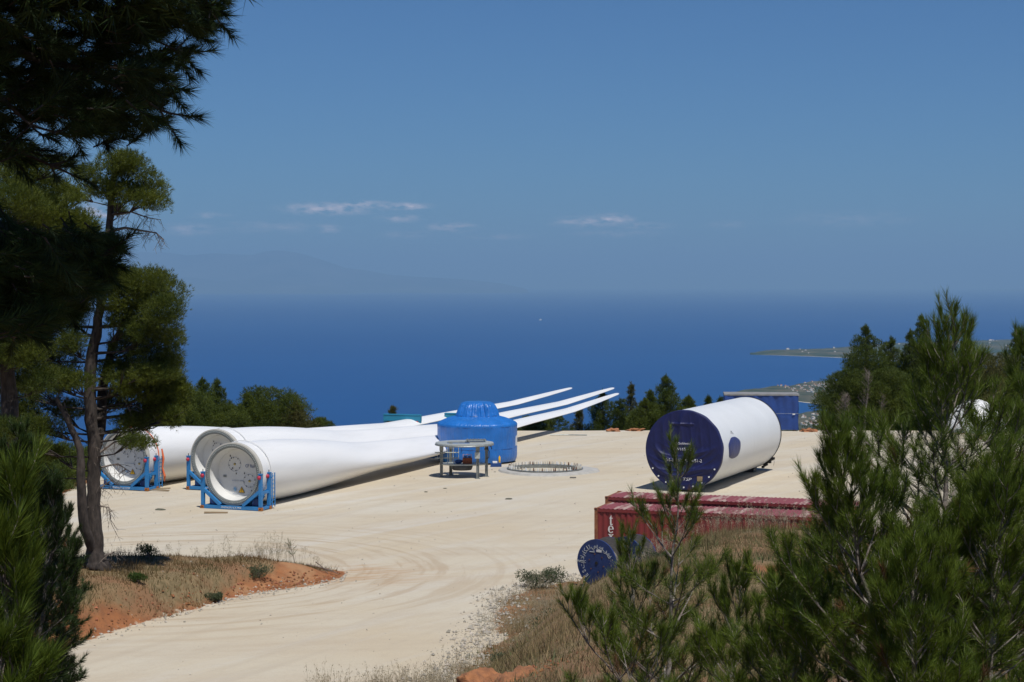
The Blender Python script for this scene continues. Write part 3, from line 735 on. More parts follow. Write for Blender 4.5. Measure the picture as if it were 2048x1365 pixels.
# ---------------------------------------------------------------- tower section
M_['navytarp'] = tarp_mat('navy_tarpaulin', (.014, .018, .085), 1.6, .7, .5, spec=.3, st=(1.2, 1, .55))
def tower():
    pf = PZ(1367, 984); rf, rr = 2.44, 2.44
    pr = PZ(1492, 940)
    dv = Vector((pr.x - pf.x, pr.y - pf.y)); Lt = dv.length; th = math.atan2(dv.x, dv.y)
    e = empty('tower_section', (pf.x, pf.y, 0), -th, 'large white steel tower section lying down with a navy end cover', 'tower section')
    z0 = rf + .12; Y = Matrix.Translation((0, 0, z0)) @ Matrix.Rotation(-math.pi / 2, 4, 'X')
    mb = MB(); mb.lathe([(rf, 0.06), (rf, 3.6), (rf + .004, 3.602), (rf + .004, 3.63), (rf, 3.632), (rf, 7.4), (rf + .004, 7.402), (rf + .004, 7.43), (rf, 7.432), (rf, 11.2), (rf + .004, 11.202), (rf + .004, 11.23), (rf, 11.232), (rf, Lt)], 128, 0, Y, caps=False)
    mb.build('shell', mat('tower_paint', (.72, .735, .73), .36, var=.06, vscale=.5), e, smooth=30)
    mb = MB(); mb.lathe([(rf + .02, Lt - .10), (rf + .03, Lt + .05), (rf - .25, Lt + .05), (rf - .25, Lt - .10)], 128, 0, Y, caps=False); mb.build('rear_flange', M_['black'], e, smooth=30)
    mb = MB(); mb.lathe([(0, Lt - .15), (rf - .05, Lt - .15)], 96, 0, Y, caps=False); mb.build('rear_cover', M_['navytarp'], e)
    # end cover: a real draped cloth surface with folds
    n, k = 220, 76; vs = []; rg = random.Random(8)
    def cloth(x, z):
        q = math.hypot(x, z) / rf; edge = 1 - q ** 6
        d = .0
        up = sm((z + .4) / 1.2)
        d += .085 * up * (1 - abs(math.sin(2.9 * x + .8 * math.sin(.9 * z + 1)))) ** 1.6 * (.6 + .4 * math.sin(1.7 * x + 2))
        d += .035 * up * (1 - abs(math.sin(5.3 * x + .5 * z))) ** 2
        lo = 1 - up
        rr_ = math.hypot(x * .8, z - 1.4)
        d += .085 * lo * (1 - abs(math.sin(3.3 * rr_ + .6 * math.sin(1.8 * x)))) ** 2 + .035 * lo * (1 - abs(math.sin(7.1 * rr_ + x))) ** 2
        d += .05 * math.exp(-((z - 1.62) / .05) ** 2) * (abs(x + .1) < .75)
        return float(d) * 1.5 * edge + .03 * float(fbm(np.array(x + 9), np.array(z + 3), .5, 2, 2))
    for i in range(k + 1):
        q = i / k * rf
        for j in range(n):
            a = 2 * math.pi * j / n; x, z = q * math.cos(a), q * math.sin(a)
            vs.append((x, -.02 - cloth(x, z), z0 + z))
    for (rr2, yy) in ((rf + .02, .02), (rf + .025, .30), (rf + .005, .36)):
        for j in range(n):
            a = 2 * math.pi * j / n; vs.append((rr2 * math.cos(a), yy + (.05 * math.sin(a * 14) if yy > .2 else 0), z0 + rr2 * math.sin(a)))
    fs = [(i * n + j, i * n + (j + 1) % n, (i + 1) * n + (j + 1) % n, (i + 1) * n + j) for i in range(k + 3) for j in range(n)]
    mb = MB(); mb.add(vs, fs); cv = mb.build('end_cover', M_['navytarp'], e, smooth=70)
    wt = mat('cover_lettering', (.72, .72, .76), .6)
    def drape(o):
        for v in o.data.vertices:
            x, z = v.co.x, v.co.z - z0; v.co.y = -.085 - cloth(x, z) - (.004 if v.co.y < -.05 else 0)
    def t(body, size, x, z, nm, **kw):
        o = text_plane(cv, body, size, nm, wt, (x, -.05, z0 + z), (1, 0, 0), (0, 0, 1), extrude=.004, **kw); drape(o); return o
    t('Goldwind', .20, .08, .42, 'maker_name', sx=1.0)
    m = MB()
    for s_ in (0, .09): m.tube([(-.50 + s_, -.06, z0 + .50 - s_ * .4), (-.56 + s_, -.06, z0 + .42), (-.50 + s_, -.06, z0 + .34 + s_ * .3)], .016, 5)
    o = m.build('maker_logo', wt, cv); 
    for v in o.data.vertices: v.co.y = -.06 - cloth(v.co.x, v.co.z - z0)
    t('GW165-6.0', .25, -.05, .06, 'model_print'); t('0.6-10  1227/206/51-2', .27, .05, -.62, 'serial_print', sx=.95)
    t('TSP', .27, .22, -1.78, 'logo_print', shear=.3, sx=1.3)
    m = MB(); m.box((1.05, 0, z0 - 1.72), (.34, .03, .30), bev=.01); o = m.build('torn_hole', M_['wood'], cv)
    for v in o.data.vertices: v.co.y += -.045 - cloth(v.co.x, v.co.z - z0)
    for a in np.linspace(-2.6, -.5, 9):
        m = MB(); m.lathe([(.05, 0), (.05, .04)], 10, 0, Matrix.Translation(((rf - .16) * math.cos(a), -.09, z0 + (rf - .16) * math.sin(a))) @ Matrix.Rotation(math.pi / 2, 4, 'X')); m.build('eyelet', M_['paint_white'], cv)
    # door cover on the side that faces the camera (right hand side)
    doorm = tarp_mat('door_tarp', (.04, .05, .16), 2.2, .6, .5, st=(1, 1, .5)); ang0 = R(3); vs = []; nn, kk = 34, 10
    for i in range(kk + 1):
        q = i / kk
        for j in range(nn):
            a = 2 * math.pi * j / nn
            sxx = abs(math.cos(a)) ** .75 * (1 if math.cos(a) > 0 else -1); szz = abs(math.sin(a)) ** .75 * (1 if math.sin(a) > 0 else -1)
            yy = 2.75 + q * 1.30 * sxx * (1 + .05 * math.sin(5 * a)); hh = -.12 + q * .66 * szz * (1 + .04 * math.sin(4 * a + 1))
            al = hh / rf + ang0; rad = rf + (.09 * math.sqrt(max(0, 1 - q ** 4)) + .012) + .02 * float(fbm(np.array(yy * 1.0), np.array(hh * 1.0), .25, 4, 2))
            vs.append((rad * math.cos(al), yy, z0 + rad * math.sin(al)))
    fs = [(i * nn + j, i * nn + (j + 1) % nn, (i + 1) * nn + (j + 1) % nn, (i + 1) * nn + j) for i in range(kk) for j in range(nn)]
    mb = MB(); mb.add(vs, fs); mb.build('door_cover', doorm, e, smooth=60)
    for yy, w in ((.9, .5), (Lt - 1.3, .7)):
        mb = MB(); mb.box((0, yy, .16), (2.0, w, .30), bev=.02); mb.box((-.8, yy, .4), (.5, w - .1, .25)); mb.box((.8, yy, .4), (.5, w - .1, .25)); mb.build('saddle', M_['steel_dark'], e)
    mb = MB(); q = Vector((1.9, Lt + .1, .85))
    for k_ in range(7): mb.box((q.x - k_ * .12 + .02, q.y - .1, q.z - k_ * .10 + .06 * (k_ % 2)), (.16, .3, .16 + .05 * (k_ % 3)), bev=.03)
    mb.tube([(1.9, Lt + .12, .9), (1.95, Lt + .12, .6), (1.9, Lt + .14, .35)], .012, 5); mb.build('loose_rubber_seal', M_['black'], e)
    mb = MB(); mb.tube([(rf * math.cos(ang0 + .32) + .02, 2.5, z0 + rf * math.sin(ang0 + .32)), (rf * math.cos(ang0 + .40) + .03, 2.65, z0 + rf * math.sin(ang0 + .40)), (rf * math.cos(ang0 + .3) + .03, 2.9, z0 + rf * math.sin(ang0 + .3))], .012, 5); mb.build('cord', M_['steel_dark'], e)
tower()

# ---------------------------------------------------------------- shipping containers
def cont_mats():
    side = mat('red_container_side', (.205, .026, .026), .55, col2=(.15, .022, .022), vscale=.8, lo=.35, hi=.7)
    roof = mat('worn_container_roof', (.22, .055, .062), .7, col2=(.38, .27, .23), vscale=3.6, stretch=(1, .16, .16), lo=.50, hi=.60, detail=6)
    rust = mat('rusty_steel', (.17, .045, .025), .85, col2=(.28, .12, .05), vscale=5)
    return side, roof, rust
CS, CR, CU = cont_mats()
def letter_poly(kind):
    if kind == 't': return [[(-.17, .28), (-.13, .30), (0.0, .55), (.06, .55), (.06, .30), (.20, .30), (.20, .21), (.06, .21), (.06, -.34), (.10, -.40), (.16, -.38), (.21, -.33), (.23, -.36), (.16, -.48), (.05, -.52), (-.05, -.49), (-.10, -.40), (-.10, .21), (-.19, .21)]]
    if kind == 'x': return [[(-.30, .30), (-.02, .30), (-.02, .25), (-.06, .24), (.02, .08), (.10, .22), (.06, .25), (.06, .30), (.30, .30), (.30, .25), (.22, .22), (.07, -.02), (.22, -.34), (.31, -.37), (.31, -.42), (.02, -.42), (.02, -.37), (.06, -.35), (-.02, -.18), (-.12, -.34), (-.08, -.37), (-.08, -.42), (-.31, -.42), (-.31, -.37), (-.23, -.34), (-.07, -.09), (-.21, .22), (-.30, .25)]]
def container(x, y, rz, label, letters):
    e = empty('shipping_container', (x, y, 0), rz, label, 'shipping container', 'red shipping containers')
    Lc, Wc, Hc = 12.19, 2.44, 2.60
    # corrugated long sides
    def corr(yb, out):
        vs = []; pitch = .278; n = int((Lc - .3) / pitch); xs = []
        x0 = .16
        for i in range(n):
            b = x0 + i * pitch; xs += [(b, 0), (b + .072, 0), (b + .139, 1), (b + .211, 1)]
        xs.append((x0 + n * pitch, 0)); xs.append((Lc - .16, 0))
        for (xx, d) in xs:
            yy = yb - out * d * .036 * -1
            vs += [(xx, yy, .18), (xx, yy, Hc - .14)]
        fs = [(2 * i, 2 * i + 2, 2 * i + 3, 2 * i + 1) for i in range(len(xs) - 1)]
        return vs, fs
    for nm, yb, out in (('side_panel', .028, 1), ('side_panel', Wc - .028, -1)):
        mb = MB(); v, f = corr(yb, out); mb.add(v, f); s = mb.build(nm, CS, e)
        if out == 1 and letters:
            lw = mat('white_lettering', (.70, .68, .64), .6, var=.2, vscale=25)
            Mx = Matrix.Rotation(math.pi / 2, 4, 'X')
            for kx, kz in (('t', 2.06), ('x', 1.32)):
                for poly in letter_poly(kx):
                    m = MB(); m.prism([(.78 + a * .42, kz + b * .42) for a, b in poly], -.018, -.012, 0, Mx); m.build('letter_' + kx, lw, s)
            # e : ring with a bar and an opening
            cx, cz = .78, 1.66
            m = MB()
            for a0 in np.linspace(R(2), R(310), 29):
                a1 = a0 + R(11)
                m.prism([(cx + rx * math.cos(t), cz + rz_ * math.sin(t)) for rx, rz_, t in ((.135, .17, a0), (.135, .17, a1), (.065, .135, a1), (.065, .135, a0))], -.018, -.012, 0, Mx)
            m.prism([(cx - .08, cz - .01), (cx + .125, cz - .01), (cx + .125, cz + .025), (cx - .08, cz + .025)], -.0215, -.0185, 0, Mx); m.build('letter_e', lw, s)
    # roof: shallow transverse corrugation
    vs = []; xs = []; b = .08
    while b < Lc - .3: xs += [(b, 0), (b + .09, 0), (b + .12, 1), (b + .18, 1)]; b += .21
    xs.append((Lc - .08, 0))
    for xx, d in xs: zz = Hc - .03 + d * .02; vs += [(xx, .05, zz), (xx, Wc / 2, zz + .015), (xx, Wc - .05, zz)]
    fs = []
    for i in range(len(xs) - 1):
        for q in (0, 1): fs.append((3 * i + q, 3 * i + 3 + q, 3 * i + 4 + q, 3 * i + 1 + q))
    mb = MB(); mb.add(vs, fs); mb.build('roof', CR, e)
    for yy in (.03, Wc - .03):
        mb = MB(); mb.box((Lc / 2, yy, Hc - .10), (Lc - .3, .06, .12)); mb.build('top_rail', CS, e)
        mb = MB(); mb.box((Lc / 2, yy, .10), (Lc - .3, .08, .17)); mb.build('bottom_rail', CS, e)
    for xx in (.08, Lc - .08):
        mb = MB(); mb.box((xx, Wc / 2, Hc - .08), (.14, Wc - .34, .12)); mb.build('end_rail', CU, e)
        for yy in (.08, Wc - .08):
            mb = MB(); mb.box((xx, yy, Hc / 2), (.15, .155, Hc - .26)); mb.build('corner_post', CU, e)
            for zz in (.06, Hc - .055):
                mb = MB(); mb.box((xx, yy, zz), (.178, .168, .122), bev=.01); c = mb.build('corner_casting', CU, e)
                mb = MB(); mb.box((xx, yy - .085 if yy < 1 else yy + .085, zz), (.08, .006, .055)); mb.build('casting_slot', M_['black'], c)
    mb = MB(); v = []; n = 20
    for i in range(n + 1): yy = .16 + (Wc - .32) * i / n; d = .03 if i % 2 else 0; v += [(.05 + d, yy, .18), (.05 + d, yy, Hc - .14)]
    mb.add(v, [(2 * i, 2 * i + 2, 2 * i + 3, 2 * i + 1) for i in range(n)]); mb.build('end_wall', CS, e)
    for k, yy in ((0, Wc / 2 - .57), (1, Wc / 2 + .57)):
        mb = MB(); mb.box((Lc - .06, yy, Hc / 2 + .02), (.05, 1.12, Hc - .34)); d = mb.build('door', CS, e)
        for q in (-.3, .3): mb = MB(); rod(mb, (Lc - .01, yy + q, .15), (Lc - .01, yy + q, Hc - .15), .02); mb.build('lock_rod', M_['galv'], d)
    mb = MB(); mb.box((1.35, -.005 + .02, Hc - .36), (.16, .02, .2)); mb.build('vent_cover', M_['paint_white'] if not letters else CS, e)
    mb = MB(); mb.box((Lc / 2, Wc / 2, .16), (Lc - .35, Wc - .2, .06)); mb.build('floor', M_['wood'], e)
pc = PZ(1188.5, 1016.5, 2.6); container(pc.x, pc.y, R(-18.5), 'near red shipping container with white letters, behind the cable drums', True)
pc2 = PZ(1210, 993.5, 2.6); container(pc2.x, pc2.y, R(-18.5), 'far red shipping container without letters, between the near one and the tower section', False)

# ---------------------------------------------------------------- round work platform on four legs
def platform():
    c = PZ(929, 954); H = 2.28; rp = 1.92
    e = empty('work_platform', c, 0, 'round galvanised steel work platform on four legs in front of the blue hub', 'work platform')
    legs = [PZ(883, 955) - c, PZ(901.5, 951) - c, PZ(955.5, 958) - c, PZ(973, 954) - c]
    # deck with an opening on its left half
    hx0, hx1, hy0, hy1 = -1.15, .35, -.75, .75
    n = 64; mb = MB(); out = [(rp * math.cos(a), rp * math.sin(a)) for a in np.linspace(0, 2 * math.pi, n + 1)[:-1]]
    def clampc(x, y): return (min(max(x, hx0), hx1), min(max(y, hy0), hy1))
    inn = []
    for (x, y) in out:
        cx, cy = -.4, 0; dx, dy = x - cx, y - cy
        k = min((.75 / abs(dx)) if abs(dx) > 1e-6 else 9, (.75 / abs(dy)) if abs(dy) > 1e-6 else 9); inn.append((cx + dx * k, cy + dy * k))
    vs = [(x, y, z) for z in (H - .09, H) for x, y in out] + [(x, y, z) for z in (H - .09, H) for x, y in inn]
    fs = []
    for i in range(n):
        j = (i + 1) % n
        fs += [(i, j, n + j, n + i), (2 * n + j, 2 * n + i, 3 * n + i, 3 * n + j), (n + i, n + j, 3 * n + j, 3 * n + i), (j, i, 2 * n + i, 2 * n + j)]
    mb.add(vs, fs); d = mb.build('deck', M_['galv_light'], e)
    mb = MB(); mb.tube([(rp * math.cos(a), rp * math.sin(a), H - .12) for a in np.linspace(0, 2 * math.pi, 65)[:-1]], .05, 6, closed=True); mb.build('deck_rim', M_['galv'], d)
    mb = MB(); mb.box((-.4, 0, H - .14), (1.5, .09, .06)); mb.box((-.4, 0, H - .14), (.09, 1.5, .06)); mb.build('opening_beam', M_['galv'], e)
    mb = MB(); mb.box((.75, .45, H + .13), (1.35, .75, .05), rot=Matrix.Rotation(R(4), 4, 'Z')); mb.box((.2, .45, H + .06), (.06, .6, .12)); mb.box((1.3, .45, H + .06), (.06, .6, .12))
    for k in range(7): mb.box((.2 + k * .18, .45, H + .17), (.05, .72, .04))
    mb.build('raised_hatch', M_['galv'], e)
    for i, p in enumerate(legs):
        w = .085
        mb = MB()
        for q in (-1, 1): mb.box((p.x + q * w, p.y, (H - .1) / 2), (.03, .22, H - .12))
        mb.box((p.x, p.y, (H - .1) / 2), (2 * w - .02, .03, H - .12)); l = mb.build('leg', M_['galv'], e)
        mb = MB(); mb.box((p.x, p.y, .02), (.34, .34, .035)); mb.build('foot_plate', M_['galv'], l)
        mb = MB(); mb.box((p.x, p.y, H - .32), (.26, .26, .38), bev=.03); mb.build('gusset', M_['galv'], l)
    # lower shelf
    mb = MB(); sh = [(1.55 * math.cos(a) - .1, .95 * math.sin(a)) for a in np.linspace(0, 2 * math.pi, 33)[:-1]]; mb.prism(sh, .82, .90); mb.build('shelf', M_['galv_light'], e)
    mb = MB(); mb.lathe([(.62, .50), (.70, .68), (.70, .80)], 24, 0, Matrix.Translation((-.15, -.3, 0))); mb.build('sump', M_['steel_dark'], e)
    for z in (1.28, 1.64):
        mb = MB(); rod(mb, (-1.95, -.35, z), (-.35, -.35, z), .035); mb.build('rail', M_['galv_light'], e)
    for x in (-1.55, -1.1, -.72, -.38):
        mb = MB(); rod(mb, (x, -.28, .92), (x, -.28, H - .12), .022); mb.build('rail_post', M_['galv_light'], e)
    mb = MB(); p = legs[2]; mb.box((p.x - .02, p.y - .17, 1.55), (.34, .12, .42), bev=.02); mb.build('control_box', M_['galv_light'], e)
    mb = MB(); p = legs[3]; mb.tube([(p.x, p.y - .15, 1.95), (p.x + .18, p.y - .16, 1.7), (p.x + .16, p.y - .16, 1.3), (p.x, p.y - .15, 1.2)], .035, 6); mb.box((p.x, p.y - .14, 1.85), (.3, .08, .06)); mb.build('cable_coil', M_['steel_dark'], e)
    for k, (x, zz) in enumerate(((1.35, .18), (1.5, .28), (1.66, .14), (1.75, .32))):
        mb = MB(); mb.tube([(x, -.5, H - .1), (x + .03, -.5, H - .1 - zz * .6), (x + .07, -.5, H - .1 - zz)], .03, 6); mb.build('hanging_cable', M_['black'], e)
    mb = MB(); mb.tube([(-.2, -1.2, H - .1), (-.18, -1.2, 1.8), (-.2, -1.2, 1.65)], .018, 5); mb.build('hanging_cable', M_['black'], e)
    # crates that stand on the shelf
    t = empty('tool_crate', (c.x + .20, c.y - .35, .90), 0, 'rusty orange tool crate with a pink handle standing on the platform shelf', 'crate')
    mb = MB(); mb.box((0, 0, .2), (.62, .4, .38), bev=.02); mb.build('body', mat('rusty_crate', (.30, .08, .03), .7, var=.5, vscale=9), t)
    mb = MB(); mb.tube([(-.28, 0, .3), (-.28, 0, .62), (.0, 0, .62), (0, 0, .3)], .025, 6); mb.tube([(0, 0, .62), (.26, 0, .6), (.28, 0, .3)], .025, 6); mb.build('handle', mat('pink_pipe', (.55, .3, .3), .6), t)
    mb = MB(); mb.box((-.13, -.02, .46), (.18, .2, .16), bev=.02); mb.box((.14, -.02, .45), (.18, .2, .14), bev=.02); mb.build('contents', M_['blue_dark'], t)
    mb = MB(); mb.add(*blob((0, 0, .14), (.30, .2, .15), 5)); o = mb.build('blue_bag', M_['blue_dark'], None, smooth=60); o.location = (c.x - .38, c.y - .3, .90); tag(o, 'dark blue bag slumped beside the orange crate on the platform shelf', 'bag')
def blob(c, r, seed, sub=2, amp=.18):
    bm = bmesh.new(); bmesh.ops.create_icosphere(bm, subdivisions=sub, radius=1)
    for v in bm.verts:
        n = mnoise.noise(v.co * 1.6 + Vector((seed, seed * 2, 0))); v.co *= 1 + amp * n * 2
        v.co = Vector((c[0] + v.co.x * r[0], c[1] + v.co.y * r[1], c[2] + v.co.z * r[2]))
    bm.verts.index_update(); out = ([v.co.copy() for v in bm.verts], [tuple(v.index for v in f.verts) for f in bm.faces]); bm.free(); return out
platform()

# ---------------------------------------------------------------- foundation ring with its anchor bolts
def foundation():
    c = PZ(1090, 943); e = empty('turbine_foundation', c, 0, 'round concrete turbine foundation with a ring of upright anchor bolts', 'foundation')
    rg = random.Random(4); n = 60
    ro = [3.1 + .12 * math.sin(3 * a) + rg.uniform(-.05, .05) + (.55 * max(0, math.cos(a - .1)) ** 6) for a in np.linspace(0, 2 * math.pi, n + 1)[:-1]]
    ri = 2.28; vs = []
    for i in range(n):
        a = 2 * math.pi * i / n
        for (r, z) in ((ro[i] + .15, -.05), (ro[i], .12), (ri + .45, .17), (ri, .17), (ri, -.25)): vs.append((r * math.cos(a), r * math.sin(a), z + .05 * float(fbm(np.array(r * math.cos(a)), np.array(r * math.sin(a)), .8, 2, 2))))
    fs = [(i * 5 + k, ((i + 1) % n) * 5 + k, ((i + 1) % n) * 5 + k + 1, i * 5 + k + 1) for i in range(n) for k in range(4)]
    mb = MB(); mb.add(vs, fs); mb.build('slab', M_['concrete'], e)
    mb = MB(); mb.lathe([(0, -.12), (ri, -.12)], 60, 0, None, caps=False); mb.build('inner_fill', mat('sand_fill', (.46, .40, .30), .9, var=.25, vscale=4), e)
    mb = MB(); mb.lathe([(2.56, .17), (2.60, .235), (2.22, .235), (2.24, -.2)], 96, 0, None, caps=False); mb.build('anchor_flange', M_['galv'], e)
    first = None; k = 0
    for i in range(98):
        a = 2 * math.pi * i / 98; r = 2.47 if i % 2 else 2.33
        if first is None:
            mb = MB(); mb.lathe([(.036, 0), (.036, .17), (.028, .19)], 8); mb.lathe([(.05, .0), (.05, .05)], 6); first = mb.build('anchor_bolt', M_['bolt'], e, smooth=40); o = first
        else: o = first.copy(); COL.objects.link(o); o.parent = e
        o.location = (r * math.cos(a), r * math.sin(a), .25); o.rotation_euler = (rg.uniform(-.04, .04), rg.uniform(-.04, .04), 0)
        if rg.random() < .22: o.active_material_index = 0; o.material_slots[0].link = 'OBJECT'; o.material_slots[0].material = M_['rust']
        else: o.material_slots[0].link = 'OBJECT'; o.material_slots[0].material = M_['paint_white'] if rg.random() < .5 else M_['bolt']
    p = PZ(1146, 957) - c; mb = MB(); mb.box((p.x, p.y, .06), (.42, .14, .05), bev=.01); mb.build('steel_plate', M_['steel_dark'], e)
foundation()

# ---------------------------------------------------------------- small things on the pad
def smalls():
    p = PZ(992, 934); e = empty('battery_box', p, R(5), 'small dark box with a white lid on the gravel right of the work platform', 'box')
    mb = MB(); mb.box((0, 0, .14), (.75, .4, .26), bev=.02); mb.build('body', M_['blue_dark'], e); mb = MB(); mb.box((-.08, -.03, .31), (.32, .3, .16), bev=.03); mb.build('lid', M_['paint_white'], e)
    p = PZ(999, 933); e = empty('paint_can', p, 0, 'slim yellow can standing on the dark box beside the blue hub', 'can')
    e.location = (p.x, p.y - .05, .27); mb = MB(); mb.lathe([(.07, 0), (.07, .38), (.03, .43), (.03, .48)], 14); mb.build('body', M_['yellow'], e, smooth=40)
    def plank(px, py, L, w, rz, lab, m=M_['wood']):
        p = PZ(px, py); mb = MB(); mb.box((0, 0, .05), (L, w, .05)); o = mb.build('plank', m); o.location = (p.x, p.y, .0); o.rotation_euler = (0, R(1.5), rz); tag(o, lab, 'plank', 'planks on the pad')
    plank(432, 1027, 1.3, .35, R(8), 'wide pale board lying flat in front of the nearest blade frame')
    plank(318, 979, 1.5, .14, R(35), 'long thin board beside the far left frame, pointing away')
    plank(322, 982, 1.1, .18, R(-20), 'short board crossing the long one beside the far left frame')
    for (px, py, s, lab) in ((321, 1021, .33, 'dark green cloth scrap on the sand left of the nearest blade root'), (852, 985, .12, 'small dark clod on the sand left of the work platform'), (1018, 999, .22, 'dark flat clod on the sand below the foundation ring'),
                        (890, 978, .12, 'tiny dark stone on the sand below the work platform'), (990, 945, .08, 'tiny stone between the platform legs and the foundation ring')):
        p = PZ(px, py); mb = MB(); mb.add(*blob((0, 0, .03), (s, s * .7, s * .22), px % 9)); o = mb.build('clod', mat('dark_clod', (.10, .10, .07), .9), None); o.location = p; tag(o, lab, 'debris')
    for (px, py, L, lab, z) in ((1137, 871.5, 3.1, 'thin grey pole lying on the sand right of the blue hub', 0), (1340, 871, 2.0, 'thin stick lying at the far pad edge behind the tower section', 0)):
        p = PZ(px, py); mb = MB(); mb.tube([(-L / 2, 0, .06), (0, .1, .05), (L / 2, -.2, .06)], .045, 6); o = mb.build('pole', M_['galv']); o.location = p; tag(o, lab, 'pole')
    for k, (px, py, s, lab) in enumerate(((1226, 863, .42, 'small orange soil heap at the pad edge under the leftmost pointed pine'), (1272, 862, .46, 'small orange soil heap at the pad edge left of the tower section'), (1617, 864, .5, 'orange soil heap at the pad edge right of the navy covered crate'))):
        p = PZ(px, py); mb = MB(); mb.add(*blob((0, 0, 0), (s * 1.3, s, s * .55), k + 3, 3, .55)); o = mb.build('soil_heap', mat('orange_soil', (.40, .17, .075), .95, var=.4, vscale=3, bump=.6)); o.location = p; tag(o, lab, 'soil heap')
    # the big orange soil heap at the bottom of the picture
    d = 50; p = PD(1010, 1366, 30.0); z = float(ground(p.x, p.y)); mb = MB(); v, f = blob((0, 0, 0), (.80, .7, .36), 7, 6, .34)
    v = [Vector((q.x, q.y, q.z + .11 * mnoise.noise(q * 4) + .06 * mnoise.noise(q * 11) + .03 * mnoise.noise(q * 27))) for q in v]; mb.add(v, f)
    o = mb.build('soil_heap', mat('orange_soil_heap', (.36, .15, .06), .95, col2=(.20, .09, .045), vscale=5, bump=1.0, bscale=22), smooth=70); o.location = (p.x, p.y, PD(1010, 1362, 30.0).z - .30); tag(o, 'crumbly orange soil heap at the bottom edge in front of the grass slope', 'soil heap')
smalls()

# ---------------------------------------------------------------- cable drums
def drum(x, y, rz, r, label, text):
    z0 = float(ground(x, y)) ; e = empty('cable_drum', (x, y, max(z0, 0) - .05), rz, label, 'cable drum', 'blue cable drums')
    w = .95; Z = r + .02
    navy = mat('navy_flange_paint', (.018, .045, .17), .6, var=.35, vscale=4); grey = mat('weathered_flange_inside', (.22, .20, .18), .85, var=.35, vscale=6, stretch=(1, 1, 5))
    for k, y0 in enumerate((0, w)):
        Yx = Matrix.Translation((0, y0, Z)) @ Matrix.Rotation(-math.pi / 2, 4, 'X')
        a, b = (0, .06)
        mb = MB(); mb.lathe([(0, a), (r, a), (r, b), (0, b)], 64, 0, Yx, caps=False)
        o = mb.build('flange', [navy, grey], e, smooth=30)
        for pl in o.data.polygons:
            cy = pl.center.y
            pl.material_index = 1 if (k == 0 and cy > y0 + .05) or (k == 1 and cy < y0 + .01) else 0
        mb = MB(); mb.lathe([(.07, -.02), (.07, .0)], 14, 0, Yx); mb.build('spindle_hole', M_['black'], o)
        for q in range(6):
            an = q * math.pi / 3 + .3; mb = MB(); mb.lathe([(.03, -.02), (.03, 0)], 8, 0, Yx @ Matrix.Translation((.38 * math.cos(an), .38 * math.sin(an), 0))); mb.build('flange_bolt', M_['rust'], o)
        if k == 0: front = o
    Yx = Matrix.Translation((0, 0, Z)) @ Matrix.Rotation(-math.pi / 2, 4, 'X')
    mb = MB(); mb.lathe([(.45, .06), (.45, w)], 40, 0, Yx, caps=False); mb.build('core', grey, e, smooth=40)
    if text:
        wt = mat('worn_white_lettering', (.62, .66, .66), .7, var=.35, vscale=14)
        def arc(ch, size, ang, rad, nm, **kw):
            a = R(ang); ctr = (rad * math.cos(a), -.008, Z + rad * math.sin(a))
            rt = (math.sin(a), 0, -math.cos(a)); up = (math.cos(a), 0, math.sin(a))
            text_plane(front, ch, size, nm, wt, ctr, rt, up, extrude=.003, **kw)
        # upright words in arabic letters round the rim, already joined (presentation forms), left to right as they stand
        glyphs = [('\ufe95', 192), ('\ufe8d', 178), ('\ufefc', 166), ('\ufe91', 155), ('\ufe8e', 148), ('\ufedc', 139), ('\ufee0', 128), ('\ufe97', 119), ('\ufef2', 104), ('\ufeb3', 93), ('\ufef2', 80), ('\ufeb3', 70), ('\ufe8f', 55), ('\ufeae', 45), ('\ufed0', 34), ('\ufed3', 25)]
        for g, an in glyphs: arc(g, .29, an, .74, 'rim_letter')
        arc('S', .26, 212, .74, 'rim_letter'); arc('E', .26, 228, .74, 'rim_letter')
        text_plane(front, 'UNITEC', .15, 'side_print', wt, (-.80, -.008, Z - .0), (1, 0, 0), (0, 0, 1), extrude=.003)
        m = MB(); m.box((.13, -.012, Z + .52), (.26, .012, .10)); m.build('label_plate', M_['paint_white'], front)
        m = MB(); m.box((-.22, -.012, Z + .46), (.26, .012, .03)); m.build('label_line', wt, front)
    mb = MB(); mb.bar((-.80, -.25, .0), (-.60, .0, .42), .05, .08); mb.build('wooden_wedge', M_['wood'], e)
pd = PZ(1192, 1178); drum(pd.x + .02, pd.y, R(-38), 1.0, 'front blue cable drum with white rim lettering, left of its twin', True)
drum(pd.x + 1.28, pd.y + 1.35, R(-38), 1.0, 'rear blue cable drum without visible lettering, against the red container', False)

